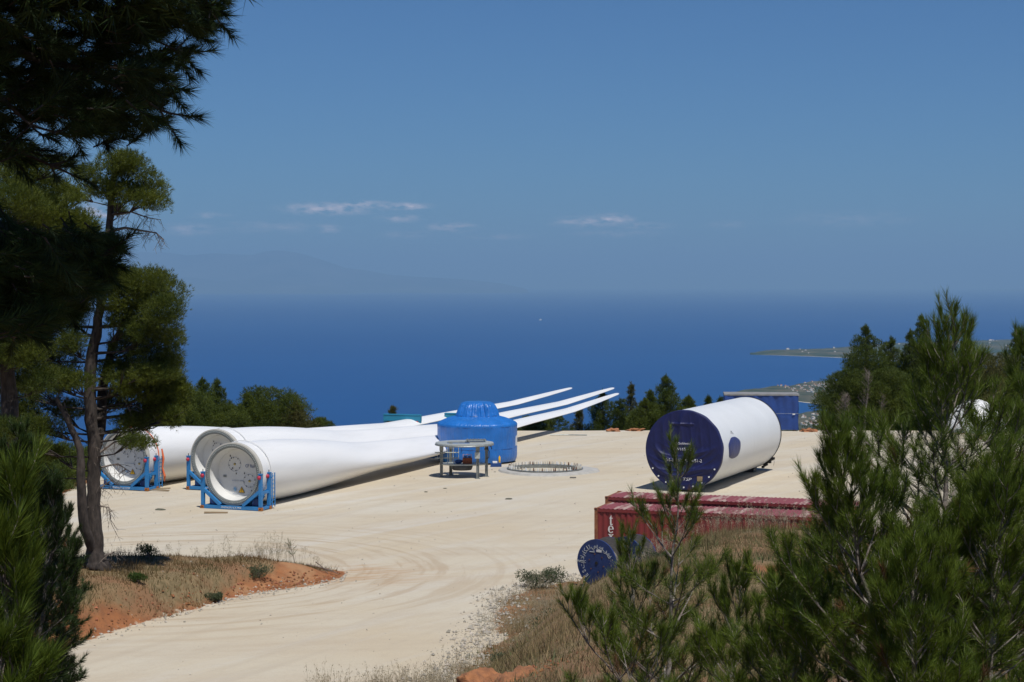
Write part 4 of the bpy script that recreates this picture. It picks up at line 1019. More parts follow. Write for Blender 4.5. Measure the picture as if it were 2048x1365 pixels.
# ---------------------------------------------------------------- navy covered crate and the white nose cone at the far edge
def crate():
    p = PZ(1449, 862); q = PZ(1597, 863); w = (q - p).length; e = empty('covered_crate', (p.x, p.y, 0), math.atan2(q.y - p.y, q.x - p.x), 'tall crate wrapped in navy tarpaulin with a grey top, at the far pad edge', 'crate')
    H = 3.2; D = 2.6; tm = tarp_mat('navy_crate_tarp', (.018, .06, .24), 1.1, .6, .5, st=(1.2, 1.2, .2))
    per = []; nx = 60
    for i in range(nx): per.append((w * i / nx, 0, 0, -1))
    for i in range(26): per.append((w, D * i / 26, 1, 0))
    for i in range(nx): per.append((w - w * i / nx, D, 0, 1))
    for i in range(26): per.append((0, D - D * i / 26, -1, 0))
    vs = []; rows = 12; P = len(per)
    for k in range(rows + 1):
        z = .12 + (H - .24) * k / rows
        for j, (x, y, nx_, ny_) in enumerate(per):
            s_ = j * .11
            d = .045 * math.sin(s_ * 4.3 + .5 * math.sin(z)) * math.sin(s_ * .9 + 1) + .03 * math.sin(s_ * 9.1 + z * .4) + .02 * math.sin(z * 3 + s_ * 2)
            if abs(z - 1.55) < .14: d -= .025
            vs.append((x + nx_ * d, y + ny_ * d, z))
    fs = [(k * P + j, k * P + (j + 1) % P, (k + 1) * P + (j + 1) % P, (k + 1) * P + j) for k in range(rows) for j in range(P)]
    mb = MB(); mb.add(vs, fs); t = mb.build('tarpaulin', tm, e, smooth=60)
    mb = MB(); mb.box((w / 2, D / 2, H - .05), (w + .10, D + .12, .16), bev=.03); mb.build('top_cover', mat('grey_dusty_cover', (.26, .26, .26), .8, var=.3, vscale=2), e)
    mb = MB()
    for x in (.3, w / 2, w - .3): mb.box((x, D / 2, .06), (.2, D - .1, .12))
    mb.build('skid', M_['wood'], e)
    for (x, z, a, b) in ((3.55, 1.98, .42, .18), (3.28, 1.98, .14, .22), (5.95, 1.48, .22, .10)):
        mb = MB(); mb.box((x, -.09, z), (a, .012, b)); mb.build('label_sheet', M_['paint_white'], t)
    mb = MB(); mb.tube([(0, -.07, 1.55), (w / 2, -.07, 1.50), (w, -.07, 1.55)], .008, 4); mb.build('binding_cord', M_['galv'], t)
crate()
def nose():
    p = PZ(1962, 868); e = empty('nose_cone', (p.x, p.y + 2, 0), 0, 'white fibreglass nose cone standing on its flange behind the large right pine', 'nose cone')
    mb = MB(); mb.lathe([(2.62, .40), (2.5, .7), (2.25, 1.2), (1.9, 1.75), (1.45, 2.25), (.95, 2.6), (.45, 2.78), (.001, 2.83)], 72); mb.build('shell', M_['white'], e, smooth=60)
    mb = MB(); mb.lathe([(2.66, .04), (2.70, .08), (2.70, .36), (2.60, .40)], 72); f = mb.build('flange', M_['galv_light'], e, smooth=30)
    for k in range(36):
        a = 2 * math.pi * k / 36; mb = MB(); mb.lathe([(.055, 0), (.055, .02)], 10, 0, Matrix.Translation((2.695 * math.cos(a), 2.695 * math.sin(a), .22)) @ Matrix.Rotation(a, 4, 'Z') @ Matrix.Rotation(math.pi / 2, 4, 'Y')); mb.build('flange_hole', M_['black'], f)
    mb = MB(); mb.box((0, 0, .03), (4.6, 4.6, .04)); mb.build('pallet', M_['wood'], e)
    mb = MB(); a = R(-150); mb.add([(2.45 * math.cos(a - .35), 2.45 * math.sin(a - .35), .85), (2.45 * math.cos(a + .1), 2.45 * math.sin(a + .1), .85), (1.85 * math.cos(a + .1), 1.85 * math.sin(a + .1), 1.9), (1.85 * math.cos(a - .3), 1.85 * math.sin(a - .3), 1.9)], [(0, 1, 2, 3)]); mb.build('service_hatch', M_['steel_dark'], e)
nose()

# ---------------------------------------------------------------- vegetation
def leaf_mat(name, c1, c2, vs, isl=.35, trans=.25, rough=.55, spec=.25):
    return mat(name, c1, rough, spec=spec, col2=c2, vscale=vs, island=isl, trans=trans, detail=3, lo=.3, hi=.7)
N_near = leaf_mat('pine_needles_young', (.145, .20, .022), (.07, .115, .016), 2.0, trans=.35)
N_dark = leaf_mat('pine_needles_shaded', (.040, .070, .014), (.022, .042, .012), 2.0, trans=.15)  # darker needles: the shade on the left pines is put into the colour
N_mid = leaf_mat('pine_needles_tall_tree', (.13, .155, .018), (.055, .082, .014), .6, trans=.3)
N_far = leaf_mat('pine_needles_woodland', (.115, .145, .020), (.05, .078, .014), .35)
N_far2 = leaf_mat('pine_needles_olive', (.15, .14, .04), (.085, .095, .028), .4)
def unit(a): return a / (np.linalg.norm(a, axis=-1, keepdims=True) + 1e-9)
N_brown = leaf_mat('dry_brown_needles', (.20, .10, .04), (.11, .06, .03), 2.0)
class Needles:
    def __init__(s, seed): s.r = np.random.RandomState(seed); s.V = []
    def add(s, P, D, L, w, droop=0.0):
        n = len(P); side = unit(np.cross(D, s.r.normal(size=(n, 3)))) * (np.asarray(w) / 2).reshape(-1, 1)
        tip = P + D * np.asarray(L).reshape(-1, 1); tip[:, 2] -= droop * np.asarray(L)
        s.V.append(np.stack([P - side, P + side, tip], 1))
    def along(s, pts, n, L, w, t0=.2, a0=15, a1=38):
        """needles along a twig polyline, pointing forward"""
        pts = np.asarray([tuple(p) for p in pts], float); k = len(pts) - 1
        t = t0 + (1 - t0) * s.r.rand(n) ** .85; q = np.minimum((t * k).astype(int), k - 1); f = (t * k - q)[:, None]
        P = pts[q] * (1 - f) + pts[q + 1] * f; A = unit(pts[q + 1] - pts[q])
        R_ = s.r.normal(size=(n, 3)); R_ -= A * (R_ * A).sum(1, keepdims=True); R_ = unit(R_)
        al = np.radians(s.r.uniform(a0, a1, n) * (1.15 - .45 * t))[:, None]
        s.add(P, unit(A * np.cos(al) + R_ * np.sin(al)), L * s.r.uniform(.75, 1.15, n), w)
    def clump(s, c, rad, n, per, L, w, up=.55, shell=.45, cone=.75):
        """tufts of needles spread through a lobe of the crown"""
        c = np.asarray(c, float); rad = np.asarray(rad, float)
        d = unit(s.r.normal(size=(n, 3))); q = s.r.rand(n, 1) ** (1 / 3) * (1 - shell) + shell * s.r.rand(n, 1) ** .15
        q *= 1 + .22 * np.sin(d[:, :1] * 5 + c[0]) * np.sin(d[:, 1:2] * 4 + c[1] * 3) + .12 * s.r.normal(size=(n, 1))
        P = c + d * q * rad
        ax = unit(d * rad / rad.max() * .8 + np.array([0, 0, up]) + .35 * s.r.normal(size=(n, 3)))
        P = np.repeat(P, per, 0); ax = np.repeat(ax, per, 0); m = len(P)
        D = unit(ax + cone * s.r.normal(size=(m, 3)) * .6)
        s.add(P, D, L * s.r.uniform(.7, 1.2, m), w)
    def build(s, name, m, parent): return np_mesh(name, np.concatenate(s.V).reshape(-1, 3), 3, m, parent)
def curve_pts(p, d, L, up, n, rg, wob=.06):
    """a branch that starts along d and bends towards the sky"""
    p = Vector(p); d = Vector(d).normalized(); pts = [p.copy()]
    for i in range(n):
        d = (d + Vector((rg.uniform(-wob, wob), rg.uniform(-wob, wob), rg.uniform(-wob, wob))) + Vector((0, 0, up / n))).normalized()
        p = p + d * (L / n); pts.append(p.copy())
    return pts

def young_pine(trunk, maxlen, seed, label, step=.34, nb=(4, 6), rate=300, nl=.085, nw=.0032, slope=.62, mtl=None, clear=0.0, rt=.032, side=.13, tw=.24, open_=1.0, l0=.15):
    rg = random.Random(seed); top = trunk[-1]; base = trunk[0]
    e = empty('young_pine', base, 0, label, 'pine tree', 'young pines on the near slope'); o = Vector(base)
    T = [Vector(t) - o for t in trunk]; n = len(T)
    dense = []; 
    for i in range(n - 1):
        for k in range(4): dense.append(T[i].lerp(T[i + 1], k / 4) + Vector((rg.uniform(-.012, .012), rg.uniform(-.012, .012), 0)))
    dense.append(T[-1]); H = (T[-1] - T[0]).length
    tb = MB(); tb.tube(dense, [max(.006, rt * ((dense[-1] - p).length / H) ** .8) for p in dense], 8)
    bm_ = MB(); nd = Needles(seed); nb_ = Needles(seed + 500)
    def at_height(h):
        h = min(max(h, .02), dense[-1].z - .02)
        for a, b in zip(dense, dense[1:]):
            if a.z <= h <= b.z: return a.lerp(b, (h - a.z) / max(1e-6, b.z - a.z))
        return dense[-1].copy()
    nd.along(dense[-4:], int(rate * .35), nl, nw, 0)
    z = T[-1].z - .10; k = 0; az = rg.uniform(0, 6.28)
    while z > clear + .12:
        dtop = T[-1].z - z; L0 = min(maxlen, l0 + dtop * slope)
        for b in range(rg.randint(*nb)):
            az += 2.399 + rg.uniform(-.3, .3); L = L0 * rg.uniform(.65, 1.12)
            el = R(max(14, 66 - 34 * min(1, dtop / 1.2)) + rg.uniform(-9, 9))
            d = Vector((math.cos(az) * math.cos(el), math.sin(az) * math.cos(el), math.sin(el)))
            p0 = at_height(z + rg.uniform(-.05, .05)); nseg = 7
            lw = min(1, max(0, (dtop - .25) / 1.3)); upb = .95 - .75 * lw; A0, A1 = 15 + 12 * lw, 38 + 24 * lw; nl_ = nl * (1 + .12 * lw)
            pts = curve_pts(p0, d, L, upb, nseg, rg, .06)
            bm_.tube(pts, [max(.0032, .0125 * (L / 1.0) * (1 - i / nseg) ** .9) for i in range(nseg + 1)], 5)
            nd.along(pts[-4:], int(rate * min(L, .32)), nl_, nw, .1, A0, A1)
            s_ = .32 * L if L > .4 else .12
            sgn = 1
            while s_ < L * .96:
                f = s_ / L * nseg; i = min(int(f), nseg - 1); q = pts[i].lerp(pts[i + 1], f - i); ax = (pts[i + 1] - pts[i]).normalized()
                pr = ax.cross(Vector((0, 0, 1))).normalized() * sgn + Vector((0, 0, rg.uniform(-.1, .5))); sgn = -sgn
                d2 = (ax * .75 + pr * rg.uniform(.5, .95)).normalized(); l2 = min(tw * rg.uniform(.6, 1.35), (L - s_) * .9 + .10)
                p2 = curve_pts(q, d2, l2, upb + .1, 4, rg, .06); bm_.tube(p2, [.0045, .004, .0036, .003, .0024], 4)
                (nb_ if rg.random() < .05 * lw * 1.5 else nd).along(p2, int(rate * l2 * open_), nl_, nw, .12, A0, A1)
                if l2 > .2:
                    for w_ in (-1, 1):
                        q3 = p2[2]; d3 = ((p2[3] - p2[2]).normalized() + (p2[3] - p2[2]).normalized().cross(Vector((0, 0, 1))) * w_ * .8 + Vector((0, 0, .3))).normalized()
                        p3 = curve_pts(q3, d3, l2 * .5, .9, 3, rg); bm_.tube(p3, [.003, .003, .0025, .002], 4); nd.along(p3, int(rate * l2 * .5 * open_), nl_, nw, .1, A0, A1)
                s_ += side * rg.uniform(.7, 1.3)
        z -= step * rg.uniform(.75, 1.2) * (.75 + .25 * min(1, dtop))
    tb.build('trunk', M_['bark_grey'], e, smooth=60); bm_.build('branches', M_['bark_grey'], e, smooth=60)
    nd.build('needles', mtl or N_near, e)
    if nb_.V: nb_.build('dry_needles', N_brown, e)
    return e
def gp(x, y): return float(ground(x, y))
def trunk_px(pts, d, extra=0.0):
    """trunk from image points (top first) at depth d, carried down to the ground"""
    P = [PD(px, py, d + dd) for (px, py, dd) in pts]
    last = P[-1]; g = Vector((last.x, last.y, gp(last.x, last.y) - .05))
    if last.z - g.z > .15: P.append(g)
    return P[::-1]
young_pine(trunk_px([(1893, 655, 0), (1899, 760, 0), (1893, 900, 0), (1889, 1100, 0), (1884, 1365, .1)], 12.0), 1.25, 11, 'tallest young pine on the near slope at the right, pointed top above the sea', rate=470, slope=.60, nw=.0031, nb=(5, 7), step=.27, side=.10)
young_pine(trunk_px([(1662, 895, 0), (1684, 980, 0), (1722, 1140, .05), (1772, 1330, .1), (1806, 1500, .2)], 11.2), 1.05, 12, 'leaning young pine whose many upright shoots stand left of the tallest one', rate=640, slope=.62, nw=.0031, nb=(5, 7), step=.26, side=.10)
young_pine(trunk_px([(2085, 690, 0), (2080, 900, 0), (2075, 1300, 0)], 13.2), 1.1, 13, 'young pine cut off by the right edge of the picture', rate=600, nw=.0033, nb=(5, 7), step=.28, side=.11)
young_pine(trunk_px([(1352, 885, 0), (1356, 985, 0), (1346, 1130, 0), (1338, 1300, 0), (1334, 1420, 0)], 15.0), 1.45, 14, 'slender open young pine in front of the navy covered tower section', rate=520, slope=.50, step=.36, nb=(4, 5), rt=.026, open_=.9, side=.16, nw=.0031, l0=.07)
young_pine(trunk_px([(1120, 1205, 0), (1175, 1285, 0), (1240, 1365, 0), (1290, 1430, 0)], 14.0), .7, 15, 'small leaning pine sapling left of the slender open pine', rate=560, slope=.6, rt=.014, nb=(3, 4), side=.13, nw=.0031, step=.28)
young_pine(trunk_px([(1487, 1145, 0), (1475, 1230, 0), (1462, 1365, 0)], 14.2), .65, 16, 'thin pine sapling between the slender open pine and the leaning one', rate=600, slope=.5, rt=.015, nb=(4, 5), side=.12, nw=.0031, step=.26)
young_pine(trunk_px([(1255, 1090, 0), (1268, 1200, 0), (1300, 1365, 0)], 15.6), .60, 19, 'thin pine sapling just left of the slender open pine', rate=460, slope=.46, rt=.014, nb=(3, 5), side=.13, nw=.0031, step=.28)
young_pine(trunk_px([(1595, 1165, 0), (1590, 1365, 0)], 12.6), .95, 17, 'low bushy pine at the bottom, left of the leaning young pine', rate=640, slope=.75, nw=.0031, nb=(5, 7), step=.25, side=.10)
young_pine(trunk_px([(1985, 960, 0), (1980, 1365, 0)], 11.0), .9, 18, 'low bushy pine at the bottom right corner', rate=640, slope=.75, nw=.0031, nb=(5, 7), step=.25, side=.10)
young_pine(trunk_px([(1820, 1130, 0), (1830, 1365, 0)], 10.4), .6, 20, 'dark low pine between the leaning young pine and the tallest one', rate=640, slope=.75, nw=.0031, nb=(5, 7), step=.25, side=.10)
young_pine(trunk_px([(30, 1035, 0), (15, 1200, 0), (0, 1365, 0)], 6.4), .24, 21, 'young pine at the lower left edge with bright green needles', rate=900, slope=.9, nl=.10, nb=(6, 8), step=.20, side=.08)
young_pine(trunk_px([(50, 1130, 0), (20, 1365, 0)], 11.5), .34, 22, 'dark low pine at the bottom left corner', rate=640, slope=.6, mtl=N_dark, nb=(6, 8), step=.24, side=.09, nw=.0031)
young_pine(trunk_px([(100, 985, 0), (88, 1200, 0), (70, 1365, 0)], 16.0), .44, 23, 'dark slim pine in front of the foot of the tall crooked pine', rate=560, slope=.5, mtl=N_dark, nb=(6, 8), step=.26, side=.10, nw=.004)

young_pine(trunk_px([(40, 880, 0), (34, 1100, 0), (30, 1365, 0)], 19.0), .62, 24, 'dark young pine left of the foot of the tall crooked pine', rate=460, slope=.55, mtl=N_dark, nb=(6, 8), step=.30, side=.12, nw=.006)
young_pine(trunk_px([(112, 1000, 0), (96, 1200, 0), (84, 1330, 0)], 24.0), .72, 25, 'dark low young pine touching the foot of the tall crooked pine', rate=420, slope=.60, mtl=N_dark, nb=(6, 8), step=.30, side=.13, nw=.007)

# the old pine right beside the camera, its boughs hang into the upper left
def near_pine():
    rg = random.Random(31); bx, by = -4.6, 9.5; g = gp(bx, by); e = empty('overhanging_pine', (bx, by, g), 0, 'dark old pine beside the viewpoint, its boughs fill the upper left corner', 'pine tree')
    o = Vector((bx, by, g))
    tp = [Vector((0, 0, 0)), Vector((.1, .1, 2)), Vector((.0, .2, 4.5)), Vector((.25, 0, 7)), Vector((.4, -.3, 9.5)), Vector((.5, -.4, 12))]
    mb = MB(); mb.tube(tp, [.36, .28, .24, .19, .12, .04], 14); mb.build('trunk', M_['bark'], e, smooth=60)
    br = MB(); nd = Needles(31); nd2 = Needles(32)
    def hit(poly, x, y):
        c = False; n = len(poly)
        for i in range(n):
            x1, y1 = poly[i]; x2, y2 = poly[(i + 1) % n]
            if (y1 > y) != (y2 > y) and x < (x2 - x1) * (y - y1) / (y2 - y1) + x1: c = not c
        return c
    top = [(-250, -250), (420, -250), (478, 0), (462, 45), (425, 78), (398, 118), (352, 150), (350, 185), (378, 205), (376, 240), (330, 262), (285, 275), (230, 290), (150, 262), (60, 262), (0, 268), (-250, 300)]
    mid = [(-250, 450), (0, 478), (90, 486), (170, 490), (248, 480), (252, 525), (205, 590), (170, 640), (90, 680), (0, 700), (-250, 720)]
    low = [(-200, 270), (40, 280), (150, 300), (250, 290), (150, 320), (40, 345), (-200, 400)]
    for poly, cnt, nr in ((top, 1150, 210), (mid, 560, 200), (low, 70, 120)):
        xs = [p[0] for p in poly]; ys = [p[1] for p in poly]; k = 0
        while k < cnt:
            px, py = rg.uniform(min(xs), max(xs)), rg.uniform(min(ys), max(ys))
            if not hit(poly, px, py): continue
            k += 1; d = rg.uniform(8.7, 11.2); c = PD(px, py, d) - o
            dr = Vector((rg.uniform(.1, .9), rg.uniform(-.5, .5), rg.uniform(-.55, .25))).normalized()
            L = rg.uniform(.16, .28); a = c - dr * L
            pts = curve_pts(a, dr, L, .25, 4, rg, .08); br.tube(pts, [.005, .0045, .004, .0035, .003], 4)
            nd.along(pts, nr, .098, .0042, .1, 25, 62)
    # boughs from the trunk out to the hanging twigs
    for (px, py, d, hz) in ((420, 20, 9.5, 5.2), (350, 100, 10, 4.8), (320, 220, 9.3, 4.4), (200, 265, 10.2, 4.2), (60, 250, 9.0, 4.0), (190, 520, 9.4, 3.2), (120, 600, 9.8, 2.9), (30, 660, 9.0, 2.8), (300, -80, 9.6, 5.5), (200, 120, 10.5, 4.9), (150, 520, 10.3, 3.0), (100, 330, 9.6, 3.9)):
        p1 = PD(px, py, d) - o; p0 = Vector((.1, .1, hz)); q = [p0.lerp(p1, t) + Vector((rg.uniform(-.1, .1), rg.uniform(-.1, .1), .35 * math.sin(t * 3.1) + rg.uniform(-.05, .05))) * (0 if t in (0, 1) else 1) for t in np.linspace(0, 1, 9)]
        br.tube(q, list(np.linspace(.07, .006, 9)), 6)
        for i in range(3, 9):
            for s_ in range(4):
                dd = Vector((rg.uniform(-.2, .9), rg.uniform(-.8, .8), rg.uniform(-.6, .4))).normalized(); t = curve_pts(q[min(i, 8)], dd, rg.uniform(.15, .3), .2, 4, rg, .12); br.tube(t, [.008, .006, .005, .004, .003], 4)
                nd.along(t, 120, .098, .0042, .4, 25, 60)
    # upper crown, mostly unseen, put in to shade the boughs below
    limbs = []
    for i in range(95):
        z = rg.uniform(5.5, 12.5); a = rg.uniform(0, 6.28); rr = rg.uniform(.8, 4.6) * (1.15 - (z - 5) / 14)
        c = Vector((.3 + rr * math.cos(a) + .7, rr * math.sin(a) - .3, z)); w = c + o
        if w.y > 1 and (w.z - .9 - CH) / w.y < .185: 
            if not (w.x / w.y * F + CX < 330): continue
            if (w.z - CH) / w.y < .06: continue
        if w.y < 1.8 and abs(w.x) < 1.5 and w.z < 15.5: continue
        nd2.clump(c, (.95, .95, .55), 260, 9, .13, .011, up=.4, shell=.3)
        br.tube([Vector((.3, 0, z - rr * .35 - .3)), Vector((.3, 0, z - .3)).lerp(c, .5) + Vector((0, 0, .1)), c], [.06, .035, .01], 5)
    for i in range(26):       # dense unseen layer just above the frame, added for shade
        px, py, d = rg.uniform(-350, 430), rg.uniform(-460, -90), rg.uniform(7.6, 10.4); c = PD(px, py, d) - o
        nd2.clump(c, (.6, .6, .32), 230, 9, .12, .010, up=.3, shell=.3)
    br.build('branches', M_['bark'], e, smooth=60); nd.build('needles', N_dark, e); nd2.build('shade_crown', N_dark, e)
near_pine()

# tall pines on the left
def lobes_tree(name, base, stems, lobes, d, seed, label, mtl, dead=(), spread=1.6, tl=.17, tw=.013, dens=1.0, group=None):
    rg = random.Random(seed); e = empty(name, base, 0, label, 'pine tree', group); o = Vector(base)
    for si, st in enumerate(stems):
        P = [(PD(px, py, d + dd) if py is not None else Vector(base)) - o for (px, py, r, dd) in st]; rad = [r for (_, _, r, _) in st]
        Q = []; RR = []
        for i in range(len(P) - 1):
            for k in range(4): Q.append(P[i].lerp(P[i + 1], k / 4) + (Vector((rg.uniform(-1, 1), rg.uniform(-1, 1), 0)) * rad[i] * .18)); RR.append((rad[i] + (rad[i + 1] - rad[i]) * k / 4) * rg.uniform(.93, 1.09))
        Q.append(P[-1]); RR.append(rad[-1]); mb = MB(); mb.tube(Q, RR, 12); mb.build('trunk', M_['bark'], e, smooth=70)
        if si == 0: main = Q
    nd = Needles(seed); br = MB()
    for (px, py, rx, ry, lim) in lobes:
        dd = d + rg.uniform(-spread, spread); c = PD(px, py, dd) - o; k = F / dd
        a, b = rx / k * 1.08, ry / k * 1.35
        n = int(dens * 44 * a * b / (.15 * .15))
        for s_ in range(3):          # each bough carries a few smaller cushions
            off = Vector((rg.uniform(-.45, .45) * a, rg.uniform(-.5, .5) * a, rg.uniform(-.35, .35) * b))
            nd.clump(c + off, (a * .72, a * .72, b * .66), n // 3, 8, tl, tw, up=.7, shell=.35)
        st = min(main, key=lambda q: (q - c).length + 1.5 * abs(q.z - (c.z - .8)))
        mid = st.lerp(c, .5) + Vector((0, 0, -.25 * a)); br.tube([st, st.lerp(mid, .6), mid, c], [.10 * lim, .075 * lim, .05 * lim, .02], 6)
        for s_ in range(5):
            q = c + Vector((rg.uniform(-.8, .8) * a, rg.uniform(-.8, .8) * a, rg.uniform(-.3, .6) * b)); br.tube([mid, mid.lerp(q, .6) + Vector((0, 0, -.1)), q], [.035, .022, .008], 4)
    if dead:
        for (pts, r) in dead:
            db = MB(); q = [PD(px, py, d) - o for px, py in pts]; db.tube(q, list(np.linspace(r, r * .25, len(q))), 6)
            for i in range(1, len(q)):
                for s_ in range(7):
                    c = q[i - 1].lerp(q[i], rg.random()); dd = Vector((rg.uniform(-.6, .9), rg.uniform(-.6, .6), rg.uniform(-1, .35))).normalized()
                    tpts = curve_pts(c, dd, rg.uniform(.25, .95), -.6, 5, rg, .16); db.tube(tpts, [.014, .011, .009, .007, .006, .004], 4)
                    for w_ in range(3):
                        t2 = curve_pts(tpts[2 + w_], Vector((rg.uniform(-1, 1), rg.uniform(-1, 1), rg.uniform(-1, .2))), rg.uniform(.12, .4), -.4, 3, rg, .2); db.tube(t2, [.007, .006, .005, .003], 3)
            db.build('dead_branch', M_['twig_dead'], e, smooth=60)
    br.build('limbs', M_['bark'], e, smooth=60); nd.build('crown', mtl, e); return e
b1 = PD(198, 1160, 71.5); b1.z = gp(b1.x, b1.y) - .1
lobes_tree('tall_pine', b1,
    [[(196, None, .50, 0), (192, 1120, .40, 0), (188, 1060, .28, 0), (186, 960, .27, 0), (190, 900, .25, 0), (183, 840, .24, 0), (178, 760, .23, 0), (188, 690, .21, .2), (200, 620, .18, .2), (214, 520, .18, .1), (220, 430, .14, 0), (226, 360, .11, 0), (240, 310, .05, 0)],
     [(192, 900, .20, 0), (203, 850, .20, .5), (206, 780, .19, .9), (222, 700, .16, 1.2), (250, 640, .10, 1.3), (280, 590, .05, 1.3)],
     [(190, 1110, .20, 0), (168, 1060, .19, -.6), (162, 960, .17, -.8), (160, 900, .15, -.8), (140, 850, .12, -.8), (112, 795, .07, -.8)]],
    [(232, 325, 42, 26, .6), (262, 338, 46, 26, .6), (292, 372, 40, 24, .5), (300, 398, 36, 22, .5), (212, 372, 34, 24, .4), (250, 392, 46, 24, .5), (232, 420, 22, 12, .3), (170, 350, 34, 18, .4), (150, 380, 30, 18, .3),
     (282, 572, 62, 32, 1.0), (250, 610, 66, 34, .8), (318, 622, 46, 34, .8), (300, 670, 56, 32, .8), (336, 682, 28, 22, .6), (250, 690, 46, 24, .6), (230, 560, 50, 34, .6),
     (298, 742, 60, 24, .8), (330, 752, 42, 30, .8), (345, 800, 34, 32, .8), (300, 820, 52, 28, .9), (350, 838, 28, 24, .5), (262, 850, 50, 20, .6), (250, 765, 40, 22, .5), (305, 780, 60, 24, .5),
     (150, 560, 60, 50, .8), (110, 620, 60, 50, .8), (90, 720, 60, 40, .6), (130, 820, 46, 22, .5), (90, 850, 50, 26, .5), (140, 690, 34, 24, .4), (60, 780, 50, 40, .5), (100, 905, 46, 18, .4), (40, 690, 60, 50, .5), (30, 830, 60, 40, .5), (322, 590, 44, 26, .6), (286, 720, 60, 30, .8), (348, 770, 30, 26, .6), (270, 880, 40, 16, .5), (232, 740, 40, 26, .5), (60, 620, 60, 40, .5), (150, 760, 40, 24, .4), (50, 880, 60, 26, .5), (226, 800, 36, 24, .5), (340, 720, 34, 22, .5), (318, 560, 30, 20, .4), (266, 650, 50, 26, .6), (312, 800, 50, 26, .6), (150, 640, 44, 30, .5), (40, 920, 60, 24, .4), (120, 760, 44, 28, .5), (80, 640, 60, 36, .5)],
    71.5, 41, 'tall crooked pine standing on the red earth bank in front of the far left blade', N_mid,
    dead=[([(222, 462), (250, 456), (285, 462), (312, 466), (328, 480)], .07), ([(228, 430), (262, 424), (296, 436), (322, 440)], .05), ([(190, 900), (150, 868), (112, 760)], .03),
          ([(200, 905), (230, 884), (262, 880), (290, 872)], .05), ([(202, 935), (236, 928), (262, 945)], .045), ([(196, 980), (212, 968), (226, 960)], .04), ([(200, 1012), (218, 1016), (222, 1046)], .04), ([(250, 800), (272, 850), (262, 870)], .03), ([(196, 1115), (222, 1108), (228, 1104)], .07)])
b2 = PD(22, 1180, 62); b2.z = gp(b2.x, b2.y) - .1
lobes_tree('broad_pine', b2, [[(22, None, .42, 0), (20, 1000, .34, 0), (18, 900, .31, 0), (17, 800, .29, 0), (14, 680, .25, 0), (20, 560, .2, 0), (30, 450, .12, 0), (40, 370, .04, 0)]],
    [(40, 345, 66, 36, .8), (100, 385, 60, 34, .8), (30, 410, 80, 36, .8), (130, 430, 58, 30, .8), (178, 470, 52, 24, .8), (80, 470, 80, 34, .8), (215, 496, 36, 14, .5), (130, 510, 80, 30, .7), (0, 480, 60, 50, .7), (60, 560, 90, 40, .7), (-60, 420, 70, 60, .7), (-40, 560, 70, 60, .7), (110, 330, 36, 16, .4), (150, 400, 24, 12, .4),
     (20, 640, 70, 40, .6), (60, 700, 60, 34, .6), (20, 760, 50, 28, .5), (90, 760, 46, 24, .4), (70, 430, 70, 40, .8), (150, 455, 60, 30, .8), (60, 320, 60, 26, .6), (10, 860, 50, 24, .5), (-60, 700, 70, 60, .6)],
    62, 42, 'broad pine at the left edge with yellow green crown behind the dark boughs', N_mid)
# woodland pines beyond the pad
def far_pine(px, ytop, wpx, d, kind, seed, label, mtl=None, dens=1.0, trunk_h=None):
    rg = random.Random(seed); t = PD(px, ytop, d); g = gp(t.x, d); h = t.z - g; k = F / d; w = wpx / k / 2 * {'cone': 1.45, 'ogive': 1.35, 'round': 1.12}[kind]
    e = empty('pine_tree', (t.x, d, g), 0, label, 'pine tree', 'pines beyond the edge of the pad'); nd = Needles(seed)
    mb = MB(); top = h * .93; mb.tube([(0, 0, -.2), (rg.uniform(-.1, .1), 0, h * .35), (rg.uniform(-.1, .1), 0, h * .7), (0, 0, top)], [.035 * h * .6, .026 * h * .6, .016 * h * .6, .02], 8); mb.build('trunk', M_['bark'], e, smooth=60)
    br = MB(); lo = trunk_h if trunk_h is not None else .12
    n = int(24 + h * 4)
    for i in range(n):
        f = lo + (1 - lo) * ((i + .5) / n) ** 1.0; z = f * h
        if kind == 'cone': Rr = w * (1 - f) ** .8 * 1.15 + .10
        elif kind == 'ogive': Rr = w * min(1, (1.02 - f) * 2.1) ** .75 * 1.0
        else: Rr = w * math.sqrt(max(.02, 1 - ((f - .5) / .52) ** 2))
        a = i * 2.399 + rg.uniform(-.5, .5); rr = Rr * rg.choice([.25, .5, .75, .85, 1.0, 1.0]) * rg.uniform(.7, 1.08)
        c = (rr * math.cos(a), rr * math.sin(a), z + rg.uniform(-.1, .1) - .05 * h * (1 - f)); s_ = max(.22, Rr * .50) * rg.uniform(.7, 1.2)
        vz = s_ * (.62 if kind == 'round' else .85)
        nd.clump(c, (s_, s_, vz), int(dens * 85 * (s_ / .5) ** 1.6 + 34), 6, .27, .025, up=.9 if kind != 'round' else .6, shell=.3, cone=.6)
        br.tube([(0, 0, max(.1, z - rr * .5)), c], [.05, .015], 4)
    if kind != 'round': nd.clump((0, 0, h * .97), (.14, .14, h * .05 + .1), 60, 5, .28, .028, up=1.6, cone=.3)
    br.build('limbs', M_['bark'], e, smooth=60); nd.build('crown', mtl or N_far, e); return e
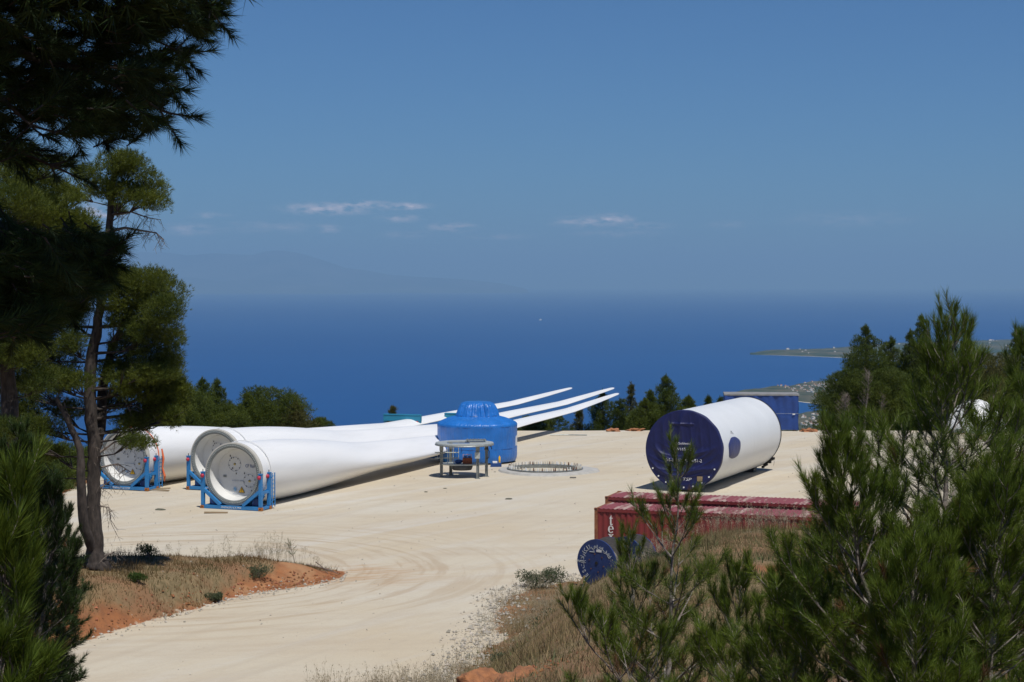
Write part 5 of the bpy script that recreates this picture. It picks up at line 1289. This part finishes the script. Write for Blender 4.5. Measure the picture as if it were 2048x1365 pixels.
FP = [(404, 762, 110, 163, 'cone', 'pointed pine behind the blades, left one of the close pair'), (434, 765, 96, 165, 'cone', 'pointed pine behind the blades, right one of the close pair'),
      (540, 779, 120, 163, 'round', 'round topped dark pine standing alone behind the middle of the blades'), (495, 792, 52, 160, 'cone', 'slim pine leaning against the left of the round topped one'),
      (592, 810, 84, 162, 'cone', 'low pine just right of the round topped one'), (640, 838, 60, 164, 'round', 'lowest pine top showing above the blades, right of the round topped one'), (362, 772, 96, 158, 'ogive', 'bushy pine behind the blades beside the tall crooked pine'), (330, 800, 100, 156, 'round', 'dark pine mostly hidden behind the tall crooked pine crown'),
      (458, 818, 80, 159, 'round', 'low round pine right of the pointed pair'),
      (785, 818, 34, 168, 'cone', 'tiny treetop beside the left teal support frame'),
      (1062, 838, 60, 163, 'round', 'low round pine right of the blue wrapped hub'), (1104, 832, 84, 176, 'round', 'low bushy pine under the blade tips'), (1158, 822, 40, 177, 'ogive', 'narrow dark pine below the nearest blade tip'),
      (1205, 787, 96, 179, 'ogive', 'broad dark pine under the nearest blade tip'), (1262, 771, 66, 178, 'cone', 'pointed pine just right of the blade tips'), (1240, 804, 56, 177, 'ogive', 'lower green pine left of the pointed one by the blade tips'),
      (1290, 803, 50, 161, 'ogive', 'small pine between the two pointed pines left of the tower section'), (1332, 756, 100, 165, 'cone', 'tall pointed pine directly behind the navy end cover'), (1300, 786, 46, 163, 'cone', 'slim pine at the left shoulder of the tall pointed one'),
      (1378, 797, 84, 163, 'cone', 'pine rising above the front of the white tower section'), (1417, 797, 36, 166, 'cone', 'slim pine tip between the tower section and the navy crate'), (1441, 799, 40, 168, 'ogive', 'pine top touching the left side of the navy crate'),
      (1732, 655, 150, 164, 'cone', 'biggest dark pine right of the navy crate'), (1694, 742, 88, 161, 'round', 'pine lobe low on the left of the biggest dark pine'), (1686, 812, 66, 159, 'round', 'low dark pine at the pad edge right of the navy crate'), (1782, 680, 84, 166, 'ogive', 'pine between the biggest dark one and the spire shaped one'),
      (1843, 636, 104, 168, 'cone', 'spire shaped pine left of the tallest young pine'), (1820, 668, 90, 165, 'cone', 'bushy pine at the left foot of the spire shaped one'), (1885, 700, 110, 163, 'ogive', 'pine behind the tip of the tallest young pine'), (1934, 676, 120, 168, 'cone', 'wide pine right of the tip of the tallest young pine'),
      (1985, 712, 110, 162, 'round', 'olive green pine near the right edge'), (2036, 660, 108, 165, 'cone', 'dark pointed pine at the right edge'), (1770, 740, 110, 160, 'round', 'low dark pine behind the bare dead tree'), (1850, 760, 120, 160, 'round', 'low pine screened by the tallest young pine'), (2040, 770, 130, 158, 'round', 'low bushy pine at the right edge'), (1950, 780, 120, 176, 'round', 'low pine directly behind the white nose cone'),
      (60, 880, 130, 128, 'round', 'low pine beyond the left pad edge, left of the tall crooked pine'), (118, 892, 110, 122, 'round', 'low pine seen between the trunks at the left'), (0, 900, 150, 118, 'round', 'low pine at the left edge beyond the pad'), (172, 902, 70, 130, 'round', 'low pine just left of the far left blade root'), (90, 935, 120, 112, 'round', 'nearest low pine beyond the left pad edge'), (20, 950, 120, 100, 'round', 'dark low pine at the left edge below the broad pine')]
for i, (px, yt, w, d, kind, lab) in enumerate(FP):
    far_pine(px, yt, w, d, kind, 100 + i, lab, N_far2 if i in (14, 30, 12, 4, 9, 34) else N_far)
def dead_tree(px, ytop, d, seed, label):
    rg = random.Random(seed); t = PD(px, ytop, d); g = gp(t.x, d); h = t.z - g; e = empty('dead_tree', (t.x, d, g), 0, label, 'dead tree', 'bare dead trees right of the crate')
    mb = MB(); P = [Vector((-.3, 0, -.1)), Vector((-.2, 0, h * .3)), Vector((0, 0, h * .6)), Vector((.15, 0, h))]; mb.tube(P, [.13, .10, .06, .02], 8); mb.build('trunk', M_['bark_grey'], e, smooth=60)
    br = MB()
    for i in range(44):
        f = rg.uniform(.15, .95); c = P[0].lerp(P[3], f); a = rg.uniform(0, 6.28); L = (1 - f) * 1.6 + .5
        q = curve_pts(c, (math.cos(a), math.sin(a), .75), L * rg.uniform(.5, 1), .5, 5, rg, .12); br.tube(q, [.03, .024, .018, .013, .01, .007], 4)
        for j in range(4): br.tube(curve_pts(q[1 + j], (rg.uniform(-1, 1), rg.uniform(-1, 1), .7), .5 * rg.random() + .15, .3, 3, rg, .15), [.012, .009, .008, .006], 3)
    br.build('branches', M_['twig_dead'], e, smooth=60)
dead_tree(1735, 742, 158.5, 5, 'pale bare dead tree in front of the dark pines right of the navy crate'); dead_tree(1690, 790, 158, 6, 'smaller grey bare tree just left of the pale one'); dead_tree(1762, 790, 158.2, 7, 'bare dead tree just right of the pale one')

# ---------------------------------------------------------------- grass, shrubs, stones
def grass_patch(name, n, x0, x1, y0, y1, maskf, h0, h1, w, m, seed, label, lean=.8):
    r = np.random.RandomState(seed); X = r.uniform(x0, x1, n); Y = r.uniform(y0, y1, n)
    k = maskf(X, Y, r); X, Y = X[k], Y[k]; Z = ground(X, Y) - .02; N_ = len(X)
    clump = np.clip(.55 + 1.7 * fbm(X, Y, 1.1, seed, 3), .2, 1.3)
    H = (h0 + (h1 - h0) * r.rand(N_) ** 1.6) * clump; a = r.uniform(0, 6.28, N_); l = lean * H * r.rand(N_); b = r.uniform(0, 6.28, N_)
    P = np.stack([X, Y, Z], 1); S_ = np.stack([np.cos(a), np.sin(a), 0 * a], 1) * (w / 2) * r.uniform(.6, 1.3, N_)[:, None]
    T = P + np.stack([np.cos(b) * l, np.sin(b) * l, H], 1)
    o = np_mesh(name, np.stack([P - S_, P + S_, T], 1), 3, m); tag(o, label, None, None, 'stuff'); return o
G_dry = mat('dry_grass', (.28, .215, .115), .8, col2=(.16, .14, .065), vscale=.45, island=.4, trans=.2, spec=.1, detail=4)
G_rust = mat('reddish_dry_grass', (.19, .11, .05), .8, col2=(.13, .115, .05), vscale=.5, island=.4, trans=.2, spec=.1, detail=4)
G_pale = mat('pale_oat_grass', (.46, .40, .27), .75, var=.2, island=.3, trans=.3, spec=.1)
G_green = mat('green_weeds', (.085, .12, .04), .7, col2=(.13, .15, .075), vscale=1.5, island=.35, trans=.2, spec=.1)
def mask_left(X, Y, r):
    m, db, dt = left_mound(X, Y); return (db + fbm(X, Y, 2.2, 31, 4) * -2.2 + 1.0 * np.exp(-((X + 12.2) / 1.5) ** 2) > 1.0 + .8 * (X > -10.3)) & (dt > -.1) & (X < -7.7)
def mask_right(X, Y, r):
    s = X - xe(Y); e = fbm(X, Y, 2.2, 31, 4); p = fbm(X, Y, 4.5, 44)
    return (s + e * 3 > .5) & (Y < 77.5 + e * 3) & (r.rand(len(X)) < np.clip((p + .24) / .16, .06, 1))
grass_patch('dry_grass', 120000, -34, -7.5, 52, 82, mask_left, .12, .48, .026, G_rust, 51, 'dry brownish grass on the red earth bank at the left')
grass_patch('dry_grass', 260000, -4, 24, 24, 78, mask_right, .10, .48, .018, G_dry, 52, 'dry tan grass covering the slope at the right')
grass_patch('green_weeds', 50000, -4, 20, 24, 78, lambda X, Y, r: mask_right(X, Y, r) & (fbm(X, Y, 3.1, 66, 3) > .07), .10, .40, .03, G_green, 53, 'grey green weeds among the dry grass on the right slope')
grass_patch('green_weeds', 9000, -30, -7.5, 55, 82, lambda X, Y, r: mask_left(X, Y, r) & (fbm(X, Y, 2.4, 67, 3) > .12), .10, .35, .03, G_green, 54, 'green weeds on the red earth bank at the left')
def oat(name, spots, seed, label, m=G_pale):
    """tall thin grasses with open seed heads; spots: (x, y, count, radius, height)"""
    r = np.random.RandomState(seed); V = []
    for (x, y, c, rad, hh) in spots:
        for i in range(c):
            px, py = x + r.normal() * rad, y + r.normal() * rad; z = gp(px, py) - .03; h = hh * r.uniform(.55, 1.15); b = r.uniform(0, 6.28); l = h * r.uniform(.05, .35)
            t = np.linspace(0, 1, 6); P = np.stack([px + math.cos(b) * l * t ** 2, py + math.sin(b) * l * t ** 2, z + h * t], 1); w = .0065
            s_ = np.array([math.cos(b + 1.5), math.sin(b + 1.5), 0]) * w / 2
            if abs(s_[0]) < .0015: s_[0] = .002
            for k in range(5): V += [P[k] - s_, P[k] + s_, P[k + 1], P[k] + s_, P[k + 1] + s_, P[k + 1]]
            for k in range(16):
                q = r.uniform(.62, 1.0); c_ = P[0] + (P[-1] - P[0]) * q; c_[:2] = P[0][:2] + (P[-1][:2] - P[0][:2]) * q * q
                d = r.normal(size=3) * .045 * (1.3 - q) * 2.2; d[2] = abs(d[2]) * .6; e_ = c_ + d
                V += [c_, c_ + np.array([.003, 0, 0]), e_]; g = r.normal(size=3) * .006; V += [e_ - g, e_ + g, e_ + np.array([0, 0, -.03 - .02 * r.rand()])]
    o = np_mesh(name, np.array(V), 3, m); tag(o, label, None, None, 'stuff')
rg = random.Random(77)
sp = []
for i in range(26):
    px = rg.uniform(630, 900); d = rg.uniform(47, 53.5); p = PD(px, 1365, d); sp.append((p.x, d, 26, .22, rg.uniform(.7, 1.25)))
oat('oat_grass', sp, 61, 'tall pale oat grass at the bottom edge beside the road')
sp = []
for i in range(44):
    y = rg.uniform(54, 75); sp.append((float(xe(y)) + rg.uniform(-.2, 2.5), y, 12, .35, rg.uniform(.4, .9)))
for i in range(60): sp.append((rg.uniform(4, 13), rg.uniform(58, 65), 9, .5, rg.uniform(.6, 1.15)))
oat('oat_grass', sp, 62, 'wispy pale grass along the edge and crest of the right slope')
sp = []
for i in range(34):
    x = rg.uniform(-17.5, -8.2); sp.append((x, float(np.interp(x, *YT)) - rg.uniform(.6, 3), 9, .25, rg.uniform(.5, 1.25)))
oat('oat_grass', sp, 63, 'wispy pale grass along the top of the red earth bank')
def shrub(x, y, r, h, seed, label, m, n=900, L=.06, w=.02):
    rg2 = random.Random(seed); z = gp(x, y); e = empty('shrub', (x, y, z), 0, label, 'shrub'); nd = Needles(seed); st = MB()
    for i in range(16):
        a = rg2.uniform(0, 6.28); q = rg2.uniform(.2, 1) * r; c = (q * math.cos(a), q * math.sin(a), h * rg2.uniform(.35, .8)); nd.clump(c, (r * .35, r * .35, h * .3), n // 16, 6, L, w, up=.5)
        st.tube([(0, 0, 0), (c[0] * .4, c[1] * .4, c[2] * .7), c], [.015, .01, .005], 4)
    st.build('stems', M_['twig_dead'], e); nd.build('leaves', m, e)
Lf = leaf_mat('grey_green_leaves', (.12, .145, .075), (.075, .10, .05), 3, trans=.2); Lg = leaf_mat('fresh_green_leaves', (.07, .13, .025), (.05, .09, .02), 3)
p = PZ(1062, 1178); shrub(p.x + .1, p.y, .85, .75, 71, 'round grey green shrub at the left foot of the grass slope beside the road', Lf, 1500)
p = PZ(1092, 1168); shrub(p.x + .3, p.y + .3, .6, .6, 72, 'smaller blue green shrub just right of the round one by the road', Lf, 800)
for (x, y, r, h, sd, lab, mm) in ((-15.2, 74.8, .45, .6, 73, 'fresh green shrub on the red earth bank beside the tall pine stump', Lg), (-10.7, 75.6, .5, .5, 74, 'olive shrub low on the front of the red earth bank', Lf), (-14.4, 68.9, .3, .35, 75, 'small green tuft on the orange cut of the bank', Lg), (-12.0, 71.8, .35, .35, 76, 'olive tuft at the foot of the bank near the road', Lf),
                                  (2.0, 60.5, .9, .55, 77, 'wide grey green bush in the middle of the grass slope', Lf), (1.2, 52.0, .8, .5, 78, 'grey green bush low on the grass slope above the orange heap', Lf), (4.4, 56.0, .7, .5, 79, 'grey green bush behind the small leaning sapling', Lf), (-.2, 56.5, .6, .4, 80, 'low dull bush on the slope edge beside the road', Lf)):
    shrub(x, y, r, h, sd, lab, mm, 700)
# sapling and dead twigs on the tip of the bank
def sapling():
    x, y = -9.6, 79.2; z = gp(x, y); e = empty('sapling', (x, y, z), 0, 'spindly green sapling on the top of the bank near its tip', 'sapling'); rg2 = random.Random(3); mb = MB(); nd = Needles(5)
    q = [Vector((0, 0, 0)), Vector((-.05, 0, .35)), Vector((-.15, 0, .7)), Vector((-.22, 0, .95))]; mb.tube(q, [.015, .012, .008, .005], 5)
    for i in range(12):
        c = q[0].lerp(q[3], rg2.uniform(.2, 1)); t = curve_pts(c, (rg2.uniform(-1, 1), rg2.uniform(-1, 1), .6), .3, .2, 3, rg2); mb.tube(t, [.006, .005, .004, .003], 4); nd.along(t, 60, .06, .01)
    mb.build('stem', M_['twig_dead'], e); nd.build('leaves', Lg, e)
    p = PZ(640, 1152); mb = MB()
    for k, (a, b) in enumerate((((-.6, 0, .5), (.5, .2, .15)), ((-.2, .1, .6), (.35, 0, .1)), ((.1, 0, .35), (.8, .1, .05)))): mb.tube([a, ((a[0] + b[0]) / 2, .05, (a[2] + b[2]) / 2 + .05), b], [.03, .025, .012], 5)
    o = mb.build('dead_twig', M_['twig_dead']); o.location = p; tag(o, 'broken dead branch lying on the tip of the red earth bank', 'dead branch')
sapling()
def stones(name, n, fn, seed, label, s0=.03, s1=.12, m=None):
    r = np.random.RandomState(seed); V = []
    base = np.array([[0, 0, 1], [1, 0, 0], [-.4, .9, 0], [-.5, -.8, .05], [.2, .1, -.6]], float); tri = [(0, 1, 2), (0, 2, 3), (0, 3, 1), (4, 2, 1), (4, 3, 2), (4, 1, 3)]
    for i in range(n):
        x, y = fn(r); z = gp(x, y); s = s0 + (s1 - s0) * r.rand() ** 3; b = (base * r.uniform(.6, 1.3, (5, 3))) * [s, s, s * .8]; a = r.uniform(0, 6.28)
        R2 = np.array([[math.cos(a), -math.sin(a), 0], [math.sin(a), math.cos(a), 0], [0, 0, 1]]); b = b @ R2.T + [x, y, z + s * .25]
        for t in tri: V += [b[t[0]], b[t[1]], b[t[2]]]
    o = np_mesh(name, np.array(V), 3, m or mat('white_stones_' + str(seed), (.47, .43, .36), .9, var=.3, vscale=1.0, island=.2)); tag(o, label, None, None, 'stuff')
def f1(r): y = r.uniform(56, 79); return float(xe(y)) + r.normal() * .55 - .15 + (.8 if y > 75 else 0) * r.rand(), y
def f2(r): x = -11 + r.normal() * 2.6; x = min(x, -7.3); return x, float(np.interp(x, *YB)) + r.normal() * .6 - .35
def f4(r): x = -27 + 19.5 * r.rand(); return x, float(np.interp(x, *YB)) + abs(r.normal()) * .75
def f3(r): return r.uniform(-30, 36), r.uniform(58, 150)
stones('white_stones', 1500, f1, 81, 'white stones strewn along the foot of the right slope'); stones('white_stones', 420, f2, 82, 'white stones along the foot of the red earth bank', .03, .10)
stones('pebbles', 1500, f3, 83, 'scattered pebbles on the gravel pad', .02, .07)
stones('soil_clods', 2600, f4, 84, 'orange clods of soil on the cut face of the bank', .02, .10, mat('soil_clod', (.32, .135, .055), .95, col2=(.20, .09, .045), vscale=.9, island=.25))
def f5(r): a = r.uniform(0, 6.28); q = .5 + abs(r.normal()) * .45; return PD(1010, 1366, 30.0).x + q * 1.1 * math.cos(a), 30.0 + q * math.sin(a)
stones('soil_clods', 500, f5, 85, 'orange clods round the soil heap at the bottom edge', .01, .05, bpy.data.materials['soil_clod'])
